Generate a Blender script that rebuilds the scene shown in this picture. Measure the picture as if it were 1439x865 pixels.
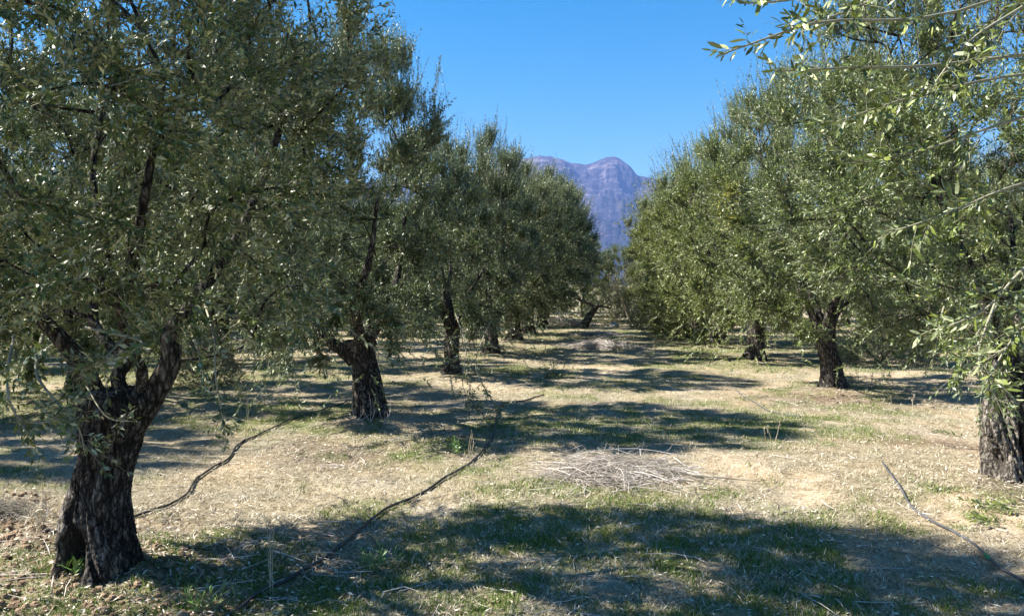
import bpy, math, random
import numpy as np
from mathutils import Vector, Matrix

for o in list(bpy.data.objects):
    bpy.data.objects.remove(o)
S = bpy.context.scene
COL = S.collection
R = math.radians

# ------------------------------------------------------------------ camera
FPX = 1080.0                       # focal length in photograph pixels (1439 wide)
CAMZ = 1.65
YAW = math.atan(135 / FPX)         # turned left of the tree rows
PITCH = math.atan(32 / FPX)        # slightly down
cd = bpy.data.cameras.new('camera')
cam = bpy.data.objects.new('camera', cd)
COL.objects.link(cam)
S.camera = cam
cd.sensor_width = 36
cd.lens = 36 * FPX / 1439
cd.clip_start = 0.05
cd.clip_end = 60000
cam.location = (0, 0, CAMZ)
cam.rotation_euler = (math.pi / 2 - PITCH, 0, YAW)

# ------------------------------------------------------------------ sky and sun
SUN_EL = R(44)
SUN_AZ = R(-4)                     # sun stands left (-X), a touch behind the viewer
w = bpy.data.worlds.new('World')
S.world = w
w.use_nodes = True
wn = w.node_tree.nodes
wl = w.node_tree.links
wn.clear()
sky = wn.new('ShaderNodeTexSky')
sky.sky_type = 'NISHITA'
sky.sun_disc = False
sky.sun_elevation = SUN_EL
sky.sun_rotation = R(266)
sky.altitude = 200
sky.air_density = 1.2
sky.dust_density = 0.4
sky.ozone_density = 3.0
hs = wn.new('ShaderNodeHueSaturation')
hs.inputs['Saturation'].default_value = 1.55
hs.inputs['Hue'].default_value = 0.492
bg = wn.new('ShaderNodeBackground')
bg.inputs['Strength'].default_value = 0.05
wo = wn.new('ShaderNodeOutputWorld')
wl.new(sky.outputs[0], hs.inputs['Color'])
wl.new(hs.outputs[0], bg.inputs['Color'])
wl.new(bg.outputs[0], wo.inputs['Surface'])
sd = bpy.data.lights.new('sun', 'SUN')
sd.energy = 5.0
sd.angle = R(0.53)
sd.color = (1.0, 0.945, 0.85)
sun = bpy.data.objects.new('sun', sd)
COL.objects.link(sun)
sdir = Vector((math.cos(SUN_EL) * math.cos(SUN_AZ), -math.cos(SUN_EL) * math.sin(SUN_AZ), -math.sin(SUN_EL)))
sun.rotation_euler = sdir.to_track_quat('-Z', 'Y').to_euler()
sun.location = (-20, 0, 30)

S.render.engine = 'CYCLES'
S.view_settings.view_transform = 'Standard'
S.view_settings.look = 'None'
S.view_settings.exposure = 1.8
S.view_settings.gamma = 1.0
S.cycles.max_bounces = 7
S.cycles.diffuse_bounces = 3
S.cycles.transmission_bounces = 4
S.cycles.volume_bounces = 0

# ------------------------------------------------------------------ numbers
fwd = np.array([-math.sin(YAW) * math.cos(PITCH), math.cos(YAW) * math.cos(PITCH), -math.sin(PITCH)])
rgt = np.array([math.cos(YAW), math.sin(YAW), 0.0])
upv = np.cross(rgt, fwd)


def ray(px, py):
    return fwd + (px - 719.5) / FPX * rgt - (py - 432.5) / FPX * upv


def P(px, py, depth):
    """world point that stands at this pixel of the photograph, this deep"""
    return np.array([0, 0, CAMZ]) + depth * ray(px, py)


def G(px, py):
    """point of the flat ground seen at this pixel"""
    d = ray(px, py)
    t = CAMZ / -d[2]
    return np.array([d[0] * t, d[1] * t, 0.0])


def _h(ix, iy, iz, seed):
    n = (ix * 374761393 + iy * 668265263 + iz * 2147483647 + seed * 1274126177) & 0xFFFFFFFF
    n = ((n ^ (n >> 13)) * 1274126177) & 0xFFFFFFFF
    n = ((n ^ (n >> 16)) * 2246822519) & 0xFFFFFFFF
    return ((n ^ (n >> 15)) & 0xFFFFFF) / float(0xFFFFFF)


def vn(x, y, z=0.0, seed=0):
    """value noise 0..1"""
    x, y, z = np.broadcast_arrays(np.asarray(x, float), np.asarray(y, float), np.asarray(z, float))
    fx, fy, fz = np.floor(x), np.floor(y), np.floor(z)
    ix, iy, iz = fx.astype(np.int64), fy.astype(np.int64), fz.astype(np.int64)
    tx, ty, tz = x - fx, y - fy, z - fz
    tx, ty, tz = tx * tx * (3 - 2 * tx), ty * ty * (3 - 2 * ty), tz * tz * (3 - 2 * tz)
    r = 0
    for a in (0, 1):
        for b in (0, 1):
            for c in (0, 1):
                wgt = (tx if a else 1 - tx) * (ty if b else 1 - ty) * (tz if c else 1 - tz)
                r = r + wgt * _h(ix + a, iy + b, iz + c, seed)
    return r


def fbm(x, y, z=0.0, seed=0, oct=4, gain=0.5):
    s, a, n = 0, 1.0, 0
    for k in range(oct):
        f = 2.03 ** k
        s = s + a * vn(np.asarray(x) * f + 17 * k, np.asarray(y) * f - 9 * k, np.asarray(z) * f + 5 * k, seed + k)
        n += a
        a *= gain
    return s / n


def nrm(v):
    return v / np.maximum(np.linalg.norm(v, axis=-1, keepdims=True), 1e-9)


# ------------------------------------------------------------------ meshes
class Acc:
    """collects triangles and quads, builds one mesh"""

    def __init__(self):
        self.v, self.f, self.n = [], [], 0
        self.a = {}

    def add(self, v, f, mat=0, smooth=True, **attr):
        v = np.asarray(v, float).reshape(-1, 3)
        f = np.asarray(f, np.int64)
        self.v.append(v)
        self.f.append((f + self.n, mat, smooth))
        for k in set(list(self.a) + list(attr)):
            lst = self.a.setdefault(k, [])
            have = sum(len(q) for q in lst)
            if have < self.n:
                lst.append(np.zeros(self.n - have))
            val = attr.get(k, 0.0)
            lst.append(np.broadcast_to(np.asarray(val, float), (len(v),)).copy())
        self.n += len(v)

    def mesh(self, name, mats):
        m = bpy.data.meshes.new(name)
        V = np.concatenate(self.v)
        m.vertices.add(len(V))
        m.vertices.foreach_set('co', V.astype(np.float32).ravel())
        loops = np.concatenate([f.ravel() for f, _, _ in self.f])
        tot = np.concatenate([np.full(len(f), f.shape[1]) for f, _, _ in self.f])
        mi = np.concatenate([np.full(len(f), q) for f, q, _ in self.f])
        sm = np.concatenate([np.full(len(f), s) for f, _, s in self.f])
        start = np.concatenate([[0], np.cumsum(tot)[:-1]])
        m.loops.add(len(loops))
        m.loops.foreach_set('vertex_index', loops.astype(np.int32))
        m.polygons.add(len(tot))
        m.polygons.foreach_set('loop_start', start.astype(np.int32))
        m.polygons.foreach_set('loop_total', tot.astype(np.int32))
        m.polygons.foreach_set('material_index', mi.astype(np.int32))
        m.polygons.foreach_set('use_smooth', sm.astype(bool))
        for k, lst in self.a.items():
            at = m.attributes.new(k, 'FLOAT', 'POINT')
            at.data.foreach_set('value', np.concatenate(lst).astype(np.float32))
        for q in mats:
            m.materials.append(q)
        m.update(calc_edges=True)
        return m

    def build(self, name, mats, parent=None, loc=(0, 0, 0)):
        return link(name, self.mesh(name, mats), parent, loc)


def link(name, data, parent=None, loc=(0, 0, 0)):
    o = bpy.data.objects.new(name, data)
    COL.objects.link(o)
    o.location = Vector([float(q) for q in loc])
    if parent is not None:
        o.parent = parent
    return o


def tag(o, label=None, cat=None, group=None, kind=None):
    if label:
        o['label'] = label
    if cat:
        o['category'] = cat
    if group:
        o['group'] = group
    if kind:
        o['kind'] = kind
    return o


def empty(name, loc, label, cat, group=None):
    o = bpy.data.objects.new(name, None)
    COL.objects.link(o)
    o.empty_display_size = 0.3
    o.location = Vector([float(q) for q in loc])
    return tag(o, label, cat, group)


def tube(acc, pts, rad, sides=6, mat=0, cap=True, rough=0.0, seed=0, **attr):
    """tapered tube along a polyline"""
    pts = np.asarray(pts, float)
    n = len(pts)
    rad = np.broadcast_to(np.asarray(rad, float), (n,))
    tan = nrm(np.gradient(pts, axis=0))
    ref = np.array([0.31, 0.17, 0.93]) if abs(tan[0][2]) < 0.8 else np.array([0.93, 0.31, 0.1])
    u = np.cross(tan, ref)
    u = nrm(u)
    v = np.cross(tan, u)
    th = np.linspace(0, 2 * math.pi, sides, endpoint=False)
    rr = rad[:, None] * np.ones((1, sides))
    ring = pts[:, None, :] + rr[..., None] * (np.cos(th)[None, :, None] * u[:, None, :] + np.sin(th)[None, :, None] * v[:, None, :])
    if rough:
        q = fbm(ring[..., 0] * 9, ring[..., 1] * 9, ring[..., 2] * 4, seed, 3) - 0.5
        ring = pts[:, None, :] + (ring - pts[:, None, :]) * (1 + rough * q * 2)[..., None]
    idx = np.arange(n * sides).reshape(n, sides)
    a, b = idx[:-1], idx[1:]
    f = np.stack([a, np.roll(a, -1, 1), np.roll(b, -1, 1), b], -1).reshape(-1, 4)
    V = ring.reshape(-1, 3)
    if 'vary' in attr:
        pass
    acc.add(V, f, mat, True, **attr)
    if cap and sides >= 5:
        base = acc.n
        c = np.concatenate([ring[-1], pts[-1:] + tan[-1:] * rad[-1] * 0.5])
        k = np.arange(sides)
        acc.add(c, np.stack([k, np.roll(k, -1), np.full(sides, sides)], -1), mat, True, **attr)


def smooth_path(ctrl, n):
    """Catmull-Rom through control rows (any number of columns)"""
    c = np.asarray(ctrl, float)
    c = np.vstack([2 * c[0] - c[1], c, 2 * c[-1] - c[-2]])
    m = len(c) - 3
    t = np.linspace(0, m - 1e-6, n)
    i = t.astype(int)
    u = (t - i)[:, None]
    p0, p1, p2, p3 = c[i], c[i + 1], c[i + 2], c[i + 3]
    return 0.5 * ((2 * p1) + (-p0 + p2) * u + (2 * p0 - 5 * p1 + 4 * p2 - p3) * u ** 2 + (-p0 + 3 * p1 - 3 * p2 + p3) * u ** 3)


# ------------------------------------------------------------------ materials
class NT:
    def __init__(self, name):
        self.m = bpy.data.materials.new(name)
        self.m.use_nodes = True
        self.t = self.m.node_tree
        self.t.nodes.clear()
        self.out = self.t.nodes.new('ShaderNodeOutputMaterial')

    def n(self, kind, **kw):
        x = self.t.nodes.new(kind)
        for k, v in kw.items():
            if hasattr(x, k) and k not in x.inputs:
                setattr(x, k, v)
            else:
                self.set(x, k, v)
        return x

    def set(self, x, k, v):
        s = x.inputs[k]
        if isinstance(v, bpy.types.NodeSocket):
            self.t.links.new(v, s)
        else:
            if isinstance(v, (tuple, list)) and len(v) == 3 and s.type == 'RGBA':
                v = tuple(v) + (1,)
            s.default_value = v

    def noise(self, scale, detail=4, rough=0.55, vec=None, dist=0.0):
        x = self.n('ShaderNodeTexNoise')
        x.inputs['Scale'].default_value = scale
        x.inputs['Detail'].default_value = detail
        x.inputs['Roughness'].default_value = rough
        x.inputs['Distortion'].default_value = dist
        if vec is not None:
            self.t.links.new(vec, x.inputs['Vector'])
        return x.outputs[0]

    def pos(self, scale=(1, 1, 1), obj=False):
        if obj:
            s = self.n('ShaderNodeTexCoord').outputs['Object']
        else:
            s = self.n('ShaderNodeNewGeometry').outputs['Position']
        mp = self.n('ShaderNodeMapping')
        mp.inputs['Scale'].default_value = scale
        self.t.links.new(s, mp.inputs['Vector'])
        return mp.outputs[0]

    def attr(self, name):
        a = self.n('ShaderNodeAttribute')
        a.attribute_name = name
        return a.outputs['Fac']

    def ramp(self, fac, stops):
        x = self.n('ShaderNodeValToRGB')
        e = x.color_ramp.elements
        while len(e) < len(stops):
            e.new(0.5)
        for k, (p, c) in enumerate(stops):
            e[k].position = p
            e[k].color = tuple(c) + (1,) if len(c) == 3 else c
        self.t.links.new(fac, x.inputs[0])
        return x.outputs[0]

    def mix(self, fac, a, b, mode='MIX'):
        x = self.n('ShaderNodeMix', data_type='RGBA', blend_type=mode)
        for s, v in ((x.inputs[0], fac), (x.inputs[6], a), (x.inputs[7], b)):
            if isinstance(v, bpy.types.NodeSocket):
                self.t.links.new(v, s)
            elif isinstance(v, (tuple, list)):
                s.default_value = tuple(v) + (1,)
            else:
                s.default_value = v
        return x.outputs[2]

    def math(self, op, a, b=0.0, clamp=False):
        x = self.n('ShaderNodeMath', operation=op, use_clamp=clamp)
        for s, v in ((x.inputs[0], a), (x.inputs[1], b)):
            if isinstance(v, bpy.types.NodeSocket):
                self.t.links.new(v, s)
            else:
                s.default_value = v
        return x.outputs[0]

    def bump(self, h, strength=0.5, dist=0.02, normal=None):
        x = self.n('ShaderNodeBump')
        x.inputs['Strength'].default_value = strength
        x.inputs['Distance'].default_value = dist
        self.t.links.new(h, x.inputs['Height'])
        if normal is not None:
            self.t.links.new(normal, x.inputs['Normal'])
        return x.outputs[0]

    def bsdf(self, col, rough=0.8, spec=0.3, normal=None):
        b = self.n('ShaderNodeBsdfPrincipled')
        self.set(b, 'Base Color', col)
        self.set(b, 'Roughness', rough)
        b.inputs['Specular IOR Level'].default_value = spec
        if normal is not None:
            self.t.links.new(normal, b.inputs['Normal'])
        return b.outputs[0]

    def done(self, sh):
        self.t.links.new(sh, self.out.inputs['Surface'])
        return self.m


def leaf_material(name, dark, light, under_d, under_l, rough=0.36):
    t = NT(name)
    tint = t.attr('tint')
    sere = t.attr('sere')
    up = t.ramp(tint, [(0.0, dark), (0.75, light), (1.0, tuple(q * 1.35 for q in light))])
    un = t.ramp(tint, [(0.0, under_d), (1.0, under_l)])
    yel = t.ramp(tint, [(0.0, (0.24, 0.24, 0.03)), (1.0, (0.46, 0.36, 0.03))])
    up = t.mix(sere, up, yel)
    un = t.mix(sere, un, yel)
    back = t.n('ShaderNodeNewGeometry').outputs['Backfacing']
    col = t.mix(back, up, un)
    tone = t.ramp(t.n('ShaderNodeObjectInfo').outputs['Random'], [(0.0, (0.78, 0.84, 0.90)), (0.5, (1.0, 1.0, 0.95)), (1.0, (1.22, 1.14, 0.98))])
    col = t.mix(1.0, col, tone, 'MULTIPLY')
    rg = t.math('ADD', t.math('MULTIPLY', back, 0.15), rough)
    b = t.bsdf(col, rg, 0.6)
    tr = t.n('ShaderNodeBsdfTranslucent')
    t.set(tr, 'Color', t.mix(0.5, up, (0.16, 0.22, 0.03)))
    mx = t.n('ShaderNodeMixShader')
    mx.inputs[0].default_value = 0.10
    t.t.links.new(b, mx.inputs[1])
    t.t.links.new(tr.outputs[0], mx.inputs[2])
    return t.done(mx.outputs[0])


def simple(name, stops, scale=6, rough=0.85, spec=0.25, bump=0.4, bdist=0.01, stretch=(1, 1, 1), obj=True):
    t = NT(name)
    v = t.pos(stretch, obj)
    nz = t.noise(scale, 6, 0.6, v)
    fine = t.noise(scale * 6, 4, 0.6, v)
    f = t.math('ADD', t.math('MULTIPLY', nz, 0.65), t.math('MULTIPLY', fine, 0.35))
    col = t.ramp(f, stops)
    return t.done(t.bsdf(col, rough, spec, t.bump(f, bump, bdist)))


def bark_material():
    t = NT('olive_bark')
    v = t.pos((1, 1, 0.22), True)
    big = t.noise(4, 4, 0.55, t.pos((1, 1, 0.6), True))
    groove = t.noise(24, 6, 0.65, t.pos((1, 1, 0.35), True), 1.6)
    wob = t.n('ShaderNodeVectorMath', operation='ADD')
    t.t.links.new(t.pos((1, 1, 0.30), True), wob.inputs[0])
    nzv = t.n('ShaderNodeTexNoise')
    nzv.inputs['Scale'].default_value = 9
    nsc = t.n('ShaderNodeVectorMath', operation='SCALE')
    nsc.inputs['Scale'].default_value = 0.06
    t.t.links.new(nzv.outputs['Color'], nsc.inputs[0])
    t.t.links.new(nsc.outputs[0], wob.inputs[1])
    vo = t.n('ShaderNodeTexVoronoi', feature='DISTANCE_TO_EDGE')
    vo.inputs['Scale'].default_value = 30
    t.t.links.new(wob.outputs[0], vo.inputs['Vector'])
    crack = t.ramp(vo.outputs['Distance'], [(0.0, (0, 0, 0)), (0.22, (1, 1, 1))])
    fine = t.noise(90, 4, 0.6, t.pos((1, 1, .6), True))
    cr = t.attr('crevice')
    f = t.math('ADD', t.math('MULTIPLY', groove, 0.55), t.math('ADD', t.math('MULTIPLY', fine, 0.33), t.math('MULTIPLY', t.math('SUBTRACT', crack, 0.5), 0.17)))
    col = t.ramp(f, [(0.36, (0.012, 0.010, 0.009)), (0.48, (0.06, 0.052, 0.044)), (0.55, (0.15, 0.132, 0.115)), (0.64, (0.28, 0.26, 0.23))])
    pale = t.ramp(f, [(0.38, (0.07, 0.06, 0.05)), (0.5, (0.26, 0.23, 0.195)), (0.62, (0.48, 0.43, 0.37))])
    pf = t.math('ADD', t.ramp(big, [(0.56, (0, 0, 0)), (0.68, (0.6, 0.6, 0.6))]), t.attr('bare'), True)  # bare: pale old wood, and sunlit sides put into the bark colour
    col = t.mix(pf, col, pale)
    col = t.mix(cr, col, (0.02, 0.016, 0.012))  # hollows and crevices coloured near black to deepen their shade
    return t.done(t.bsdf(col, 0.9, 0.2, t.bump(f, 1.0, 0.06)))


LEAF = leaf_material('olive_leaf', (0.015, 0.031, 0.006), (0.095, 0.132, 0.027), (0.13, 0.155, 0.088), (0.43, 0.48, 0.33), 0.45)
LEAF_R = leaf_material('olive_leaf_sunlit', (0.024, 0.043, 0.006), (0.150, 0.185, 0.030), (0.14, 0.165, 0.070), (0.42, 0.46, 0.25), 0.45)  # brighter, yellower leaf: sunlit look of the right row put into colour
LEAF_DRY = leaf_material('pale_leaf', (0.11, 0.12, 0.055), (0.20, 0.19, 0.09), (0.2, 0.2, 0.13), (0.3, 0.28, 0.19), 0.6)
BARK = bark_material()
TWIG = simple('twig_bark', [(0.3, (0.09, 0.075, 0.055)), (0.7, (0.30, 0.27, 0.21))], 8, 0.75, 0.3, 0.3, 0.002)
SHOOT = simple('young_shoot', [(0.3, (0.16, 0.155, 0.10)), (0.7, (0.33, 0.31, 0.22))], 9, 0.6, 0.35, 0.1, 0.001)
CUT = simple('bleached_stick', [(0.3, (0.20, 0.16, 0.135)), (0.5, (0.52, 0.46, 0.41)), (0.7, (0.74, 0.70, 0.64))], 2.5, 0.8, 0.3, 0.2, 0.003)
HOSE = simple('black_hose_plastic', [(0.3, (0.012, 0.012, 0.013)), (0.75, (0.05, 0.048, 0.045))], 12, 0.42, 0.5, 0.15, 0.002)
HOSE_G = simple('grey_hose_plastic', [(0.3, (0.035, 0.037, 0.045)), (0.7, (0.11, 0.11, 0.12))], 12, 0.5, 0.45, 0.15, 0.002)  # grey plastic, lighter than the black hoses
HOSE_GREEN = simple('green_connector_plastic', [(0.3, (0.01, 0.12, 0.06)), (0.7, (0.02, 0.19, 0.09))], 12, 0.4, 0.5, 0.1, 0.001)
STRAW_STALK = simple('dry_stalk', [(0.3, (0.30, 0.24, 0.15)), (0.7, (0.56, 0.49, 0.36))], 6, 0.7, 0.3, 0.1, 0.002)
STONE = simple('pale_limestone', [(0.3, (0.30, 0.28, 0.25)), (0.7, (0.55, 0.53, 0.49))], 5, 0.9, 0.2, 0.6, 0.02)
SOIL_CLOD = simple('crumbly_soil', [(0.3, (0.12, 0.075, 0.045)), (0.7, (0.34, 0.24, 0.165))], 20, 0.95, 0.1, 0.6, 0.01)


def tinted(name, stops, rough=0.7, trans=0.0):
    t = NT(name)
    col = t.ramp(t.attr('tint'), stops)
    b = t.bsdf(col, rough, 0.25)
    if trans:
        tr = t.n('ShaderNodeBsdfTranslucent')
        t.set(tr, 'Color', col)
        mx = t.n('ShaderNodeMixShader')
        mx.inputs[0].default_value = trans
        t.t.links.new(b, mx.inputs[1])
        t.t.links.new(tr.outputs[0], mx.inputs[2])
        b = mx.outputs[0]
    return t.done(b)


M_STRAW = tinted('dry_grass_blade', [(0.0, (0.15, 0.115, 0.07)), (0.35, (0.35, 0.30, 0.205)), (0.75, (0.56, 0.50, 0.38)), (1.0, (0.74, 0.69, 0.57))], 0.75, 0.15)
M_GRASS = tinted('green_grass_blade', [(0.0, (0.055, 0.095, 0.018)), (0.5, (0.13, 0.20, 0.038)), (0.85, (0.24, 0.31, 0.075)), (1.0, (0.40, 0.38, 0.18))], 0.6, 0.3)
M_LITTER = tinted('fallen_leaf', [(0.0, (0.06, 0.04, 0.028)), (0.35, (0.20, 0.145, 0.10)), (0.7, (0.46, 0.39, 0.29)), (1.0, (0.74, 0.70, 0.60))], 0.7)

rng = np.random.default_rng(7)
random.seed(7)

# ------------------------------------------------------------------ the ground
TREE_SPOTS = []      # (x, y, radius) filled below, needed for the mounds
BASES = {
    'L1': G(137, 822), 'L2': G(525, 598), 'L3': G(634, 530), 'L4': G(690, 499), 'L5': G(722, 481), 'L6': G(741, 470),
    'R1': G(1418, 682), 'R2': G(1174, 548), 'R3': G(1060, 506), 'R4': G(1003, 486), 'R5': G(962, 476),
}
R0 = np.array([BASES['R1'][0] + 0.05, 1.35, 0.0])

SHADE_GREEN = [  # (px, py, half width px, half height px, amount) patches of green grass in the photograph
    (690, 765, 110, 22, .8), (820, 775, 80, 16, .5), (560, 800, 110, 18, .45), (1190, 748, 70, 14, .7), (520, 855, 110, 12, .8),
    (1100, 800, 60, 12, .5), (760, 610, 120, 20, .9), (620, 625, 70, 15, .6), (900, 600, 120, 15, .6), (430, 580, 70, 10, .9),
    (800, 548, 40, 6, .9), (1000, 498, 60, 5, .9), (930, 465, 70, 5, .9), (700, 520, 90, 6, .5), (850, 530, 150, 10, .5),
    (640, 665, 50, 15, .5), (1230, 790, 60, 15, .5), (1130, 600, 70, 10, .4), (20, 660, 40, 8, .9), (300, 520, 80, 8, .8),
    (1260, 700, 70, 18, .4), (860, 470, 120, 4, .8), (400, 600, 80, 7, .5), (120, 815, 30, 10, .6), (900, 800, 60, 12, .6)]
BARE = [  # sandy and ochre bare soil
    (1130, 695, 60, 28, 1.0), (1380, 745, 110, 35, 1.0), (760, 795, 60, 12, .9), (660, 715, 70, 12, 1.0), (700, 690, 40, 8, .5),
    (620, 575, 60, 7, .7), (1080, 560, 60, 8, .8), (1140, 610, 60, 14, .7), (60, 640, 60, 12, .6), (320, 660, 80, 12, .4),
    (1000, 735, 90, 10, .6), (780, 735, 80, 8, .9), (1250, 530, 70, 6, .9), (600, 490, 70, 4, .8), (500, 680, 60, 14, .4),
    (1130, 775, 80, 10, .6), (950, 560, 90, 8, .5), (1020, 520, 80, 5, .5), (100, 850, 120, 15, .8)]
LITTERED = [(1300, 625, 70, 10, 1.), (1150, 560, 90, 10, 1.), (1400, 690, 60, 14, 1.), (480, 640, 100, 18, .8), (60, 780, 120, 70, .8), (280, 790, 130, 35, .9), (30, 720, 50, 20, 1.)]


def to_px(x, y):
    d = np.stack([x, y, np.zeros_like(x) - CAMZ], -1)
    dep = d @ fwd
    dep = np.where(dep < 0.5, 0.5, dep)
    return 719.5 + FPX * (d @ rgt) / dep, 432.5 - FPX * (d @ upv) / dep, dep


def patch_world(lst):
    """photograph patches to ellipses on the ground (x, y, rx, ry, amount)"""
    out = []
    for px, py, hw, hh, am in lst:
        c = G(px, py)
        e1 = G(px + hw, py)
        e2 = G(px, py - hh)
        e3 = G(px, py + hh)
        out.append((c[0], 0.5 * (e2[1] + e3[1]), abs(e1[0] - c[0]), 0.5 * abs(e2[1] - e3[1]), am))
    return out


PG, PB, PL = patch_world(SHADE_GREEN), patch_world(BARE), patch_world(LITTERED)


def patches(x, y, lst):
    r = np.zeros_like(x)
    wx = x + (fbm(x * 2.2, y * 2.2, 3.1, 51, 3) - .5) * 0.9
    wy = y + (fbm(x * 2.2, y * 2.2, 8.7, 52, 3) - .5) * 0.9
    for cx, cy, rx, ry, am in lst:
        q = ((wx - cx) / rx) ** 2 + ((wy - cy) / ry) ** 2
        r = np.maximum(r, am * np.exp(-q * 0.8))
    return r


def green_mask(x, y):
    n = fbm(x * 0.55, y * 0.55, 0, 11, 4)
    f = fbm(x * 3.1, y * 3.1, 0, 12, 3)
    base = np.clip((n - 0.41) * 4.0 + (f - 0.5) * 3.4, 0, 1) * 0.68
    return np.clip(base + patches(x, y, PG) * np.clip(0.45 + (f - .45) * 3, 0, 1.2), 0, 1)


def bare_mask(x, y):
    n = fbm(x * 0.8 + 40, y * 0.8, 0, 21, 4)
    f = fbm(x * 4, y * 4, 0, 22, 3)
    base = np.clip((n - 0.56) * 6 + (f - .5) * 1.5, 0, 1) * 0.7
    return np.clip(base + patches(x, y, PB) * np.clip(.6 + (f - .45) * 2, 0, 1.2), 0, 1) * (1 - 0.8 * green_mask(x, y))


def ground_z(x, y):
    x = np.asarray(x, float)
    y = np.asarray(y, float)
    r = np.hypot(x, y)
    near = np.exp(-(r / 60.0) ** 2)
    z = (fbm(x * .35, y * .35, 0, 31, 3) - .5) * 0.16 + (fbm(x * 1.7, y * 1.7, 0, 32, 3) - .5) * 0.07 + (fbm(x * 7, y * 7, 0, 33, 3) - .5) * 0.030
    z = z * near
    for b in list(BASES.values()) + [R0]:
        q = (x - b[0]) ** 2 + (y - b[1]) ** 2
        z = z + 0.07 * np.exp(-q / 0.45)
    q = (x + 3.1) ** 2 + (y - 3.9) ** 2
    z = z + np.exp(-q / 1.2) * (fbm(x * 11, y * 11, 0, 34, 3) - .5) * 0.10
    far = np.clip((r - 150) / 5000, 0, 1)
    return z + far * 40 * (fbm(x / 900, y / 900, 0, 35, 3) - 0.5)


_gx = np.arange(-16, 14, .06)
_gy = np.arange(-1, 48, .06)
_GZ = ground_z(*np.meshgrid(_gx, _gy))


def gz(x, y):
    fx, fy = (x + 16) / .06, (y + 1) / .06
    i, j = int(fx), int(fy)
    if i < 0 or j < 0 or i >= len(_gx) - 1 or j >= len(_gy) - 1:
        return float(ground_z(np.array([x]), np.array([y]))[0])
    u, v = fx - i, fy - j
    return float((_GZ[j, i] * (1 - u) + _GZ[j, i + 1] * u) * (1 - v) + (_GZ[j + 1, i] * (1 - u) + _GZ[j + 1, i + 1] * u) * v)


for k in BASES:
    BASES[k][2] = 0.0


def build_ground():
    r1 = np.exp(np.linspace(math.log(0.8), math.log(42), 210))
    r2 = np.exp(np.linspace(math.log(42), math.log(14000), 60))[1:]
    rr = np.concatenate([[0.02], r1, r2])
    a0 = math.pi / 2 + YAW
    af = np.linspace(a0 - R(46), a0 + R(46), 270)
    ab = np.linspace(a0 + R(46), a0 + R(314), 70)[1:-1]
    aa = np.concatenate([af, ab])
    X = rr[:, None] * np.cos(aa)[None]
    Y = rr[:, None] * np.sin(aa)[None]
    Z = ground_z(X, Y)
    idx = np.arange(X.size).reshape(X.shape)
    a, b = idx[:-1], idx[1:]
    f = np.stack([a, b, np.roll(b, -1, 1), np.roll(a, -1, 1)], -1).reshape(-1, 4)
    acc = Acc()
    x, y = X.ravel(), Y.ravel()
    acc.add(np.stack([x, y, Z.ravel()], -1), f, 0, True, green=green_mask(x, y), bare=bare_mask(x, y), litter=patches(x, y, PL))
    t = NT('orchard_ground')
    v = t.pos()
    n1 = t.noise(1.3, 5, 0.6, v)
    n2 = t.noise(9, 6, 0.7, v)
    n3 = t.noise(70, 5, 0.7, v)
    n4 = t.noise(28, 4, 0.75, v, 1.5)
    mixn = t.math('ADD', t.math('MULTIPLY', n2, 0.35), t.math('ADD', t.math('MULTIPLY', n3, 0.35), t.math('MULTIPLY', n4, 0.3)))
    straw = t.ramp(mixn, [(0.36, (0.075, 0.058, 0.036)), (0.46, (0.25, 0.21, 0.135)), (0.55, (0.43, 0.38, 0.275)), (0.66, (0.66, 0.61, 0.49))])
    soil = t.ramp(mixn, [(0.35, (0.26, 0.17, 0.10)), (0.5, (0.54, 0.44, 0.31)), (0.65, (0.74, 0.66, 0.52))])
    grass = t.ramp(mixn, [(0.35, (0.045, 0.06, 0.016)), (0.5, (0.13, 0.17, 0.045)), (0.66, (0.30, 0.31, 0.12))])
    lit = t.ramp(mixn, [(0.36, (0.05, 0.035, 0.025)), (0.5, (0.17, 0.12, 0.085)), (0.66, (0.40, 0.32, 0.25))])
    jit = t.math('MULTIPLY', t.math('SUBTRACT', n4, 0.5), 1.6)
    ba = t.math('ADD', t.attr('bare'), t.math('MULTIPLY', jit, t.attr('bare')), True)
    gr = t.math('ADD', t.math('MULTIPLY', t.attr('green'), 0.75), t.math('MULTIPLY', jit, t.attr('green')), True)
    li = t.math('ADD', t.math('MULTIPLY', t.attr('litter'), 0.9), t.math('MULTIPLY', jit, t.attr('litter')), True)
    col = t.mix(ba, straw, soil)
    col = t.mix(li, col, lit)
    col = t.mix(gr, col, grass)
    warm = t.ramp(n1, [(0.35, (0.90, 0.92, 0.95)), (0.65, (1.06, 1.0, 0.93))])
    col = t.mix(1.0, col, warm, 'MULTIPLY')
    bmp = t.bump(mixn, 1.0, 0.06)
    m = t.done(t.bsdf(col, 0.95, 0.12, bmp))
    o = acc.build('ground', [m])
    tag(o, kind='structure')


build_ground()


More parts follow.
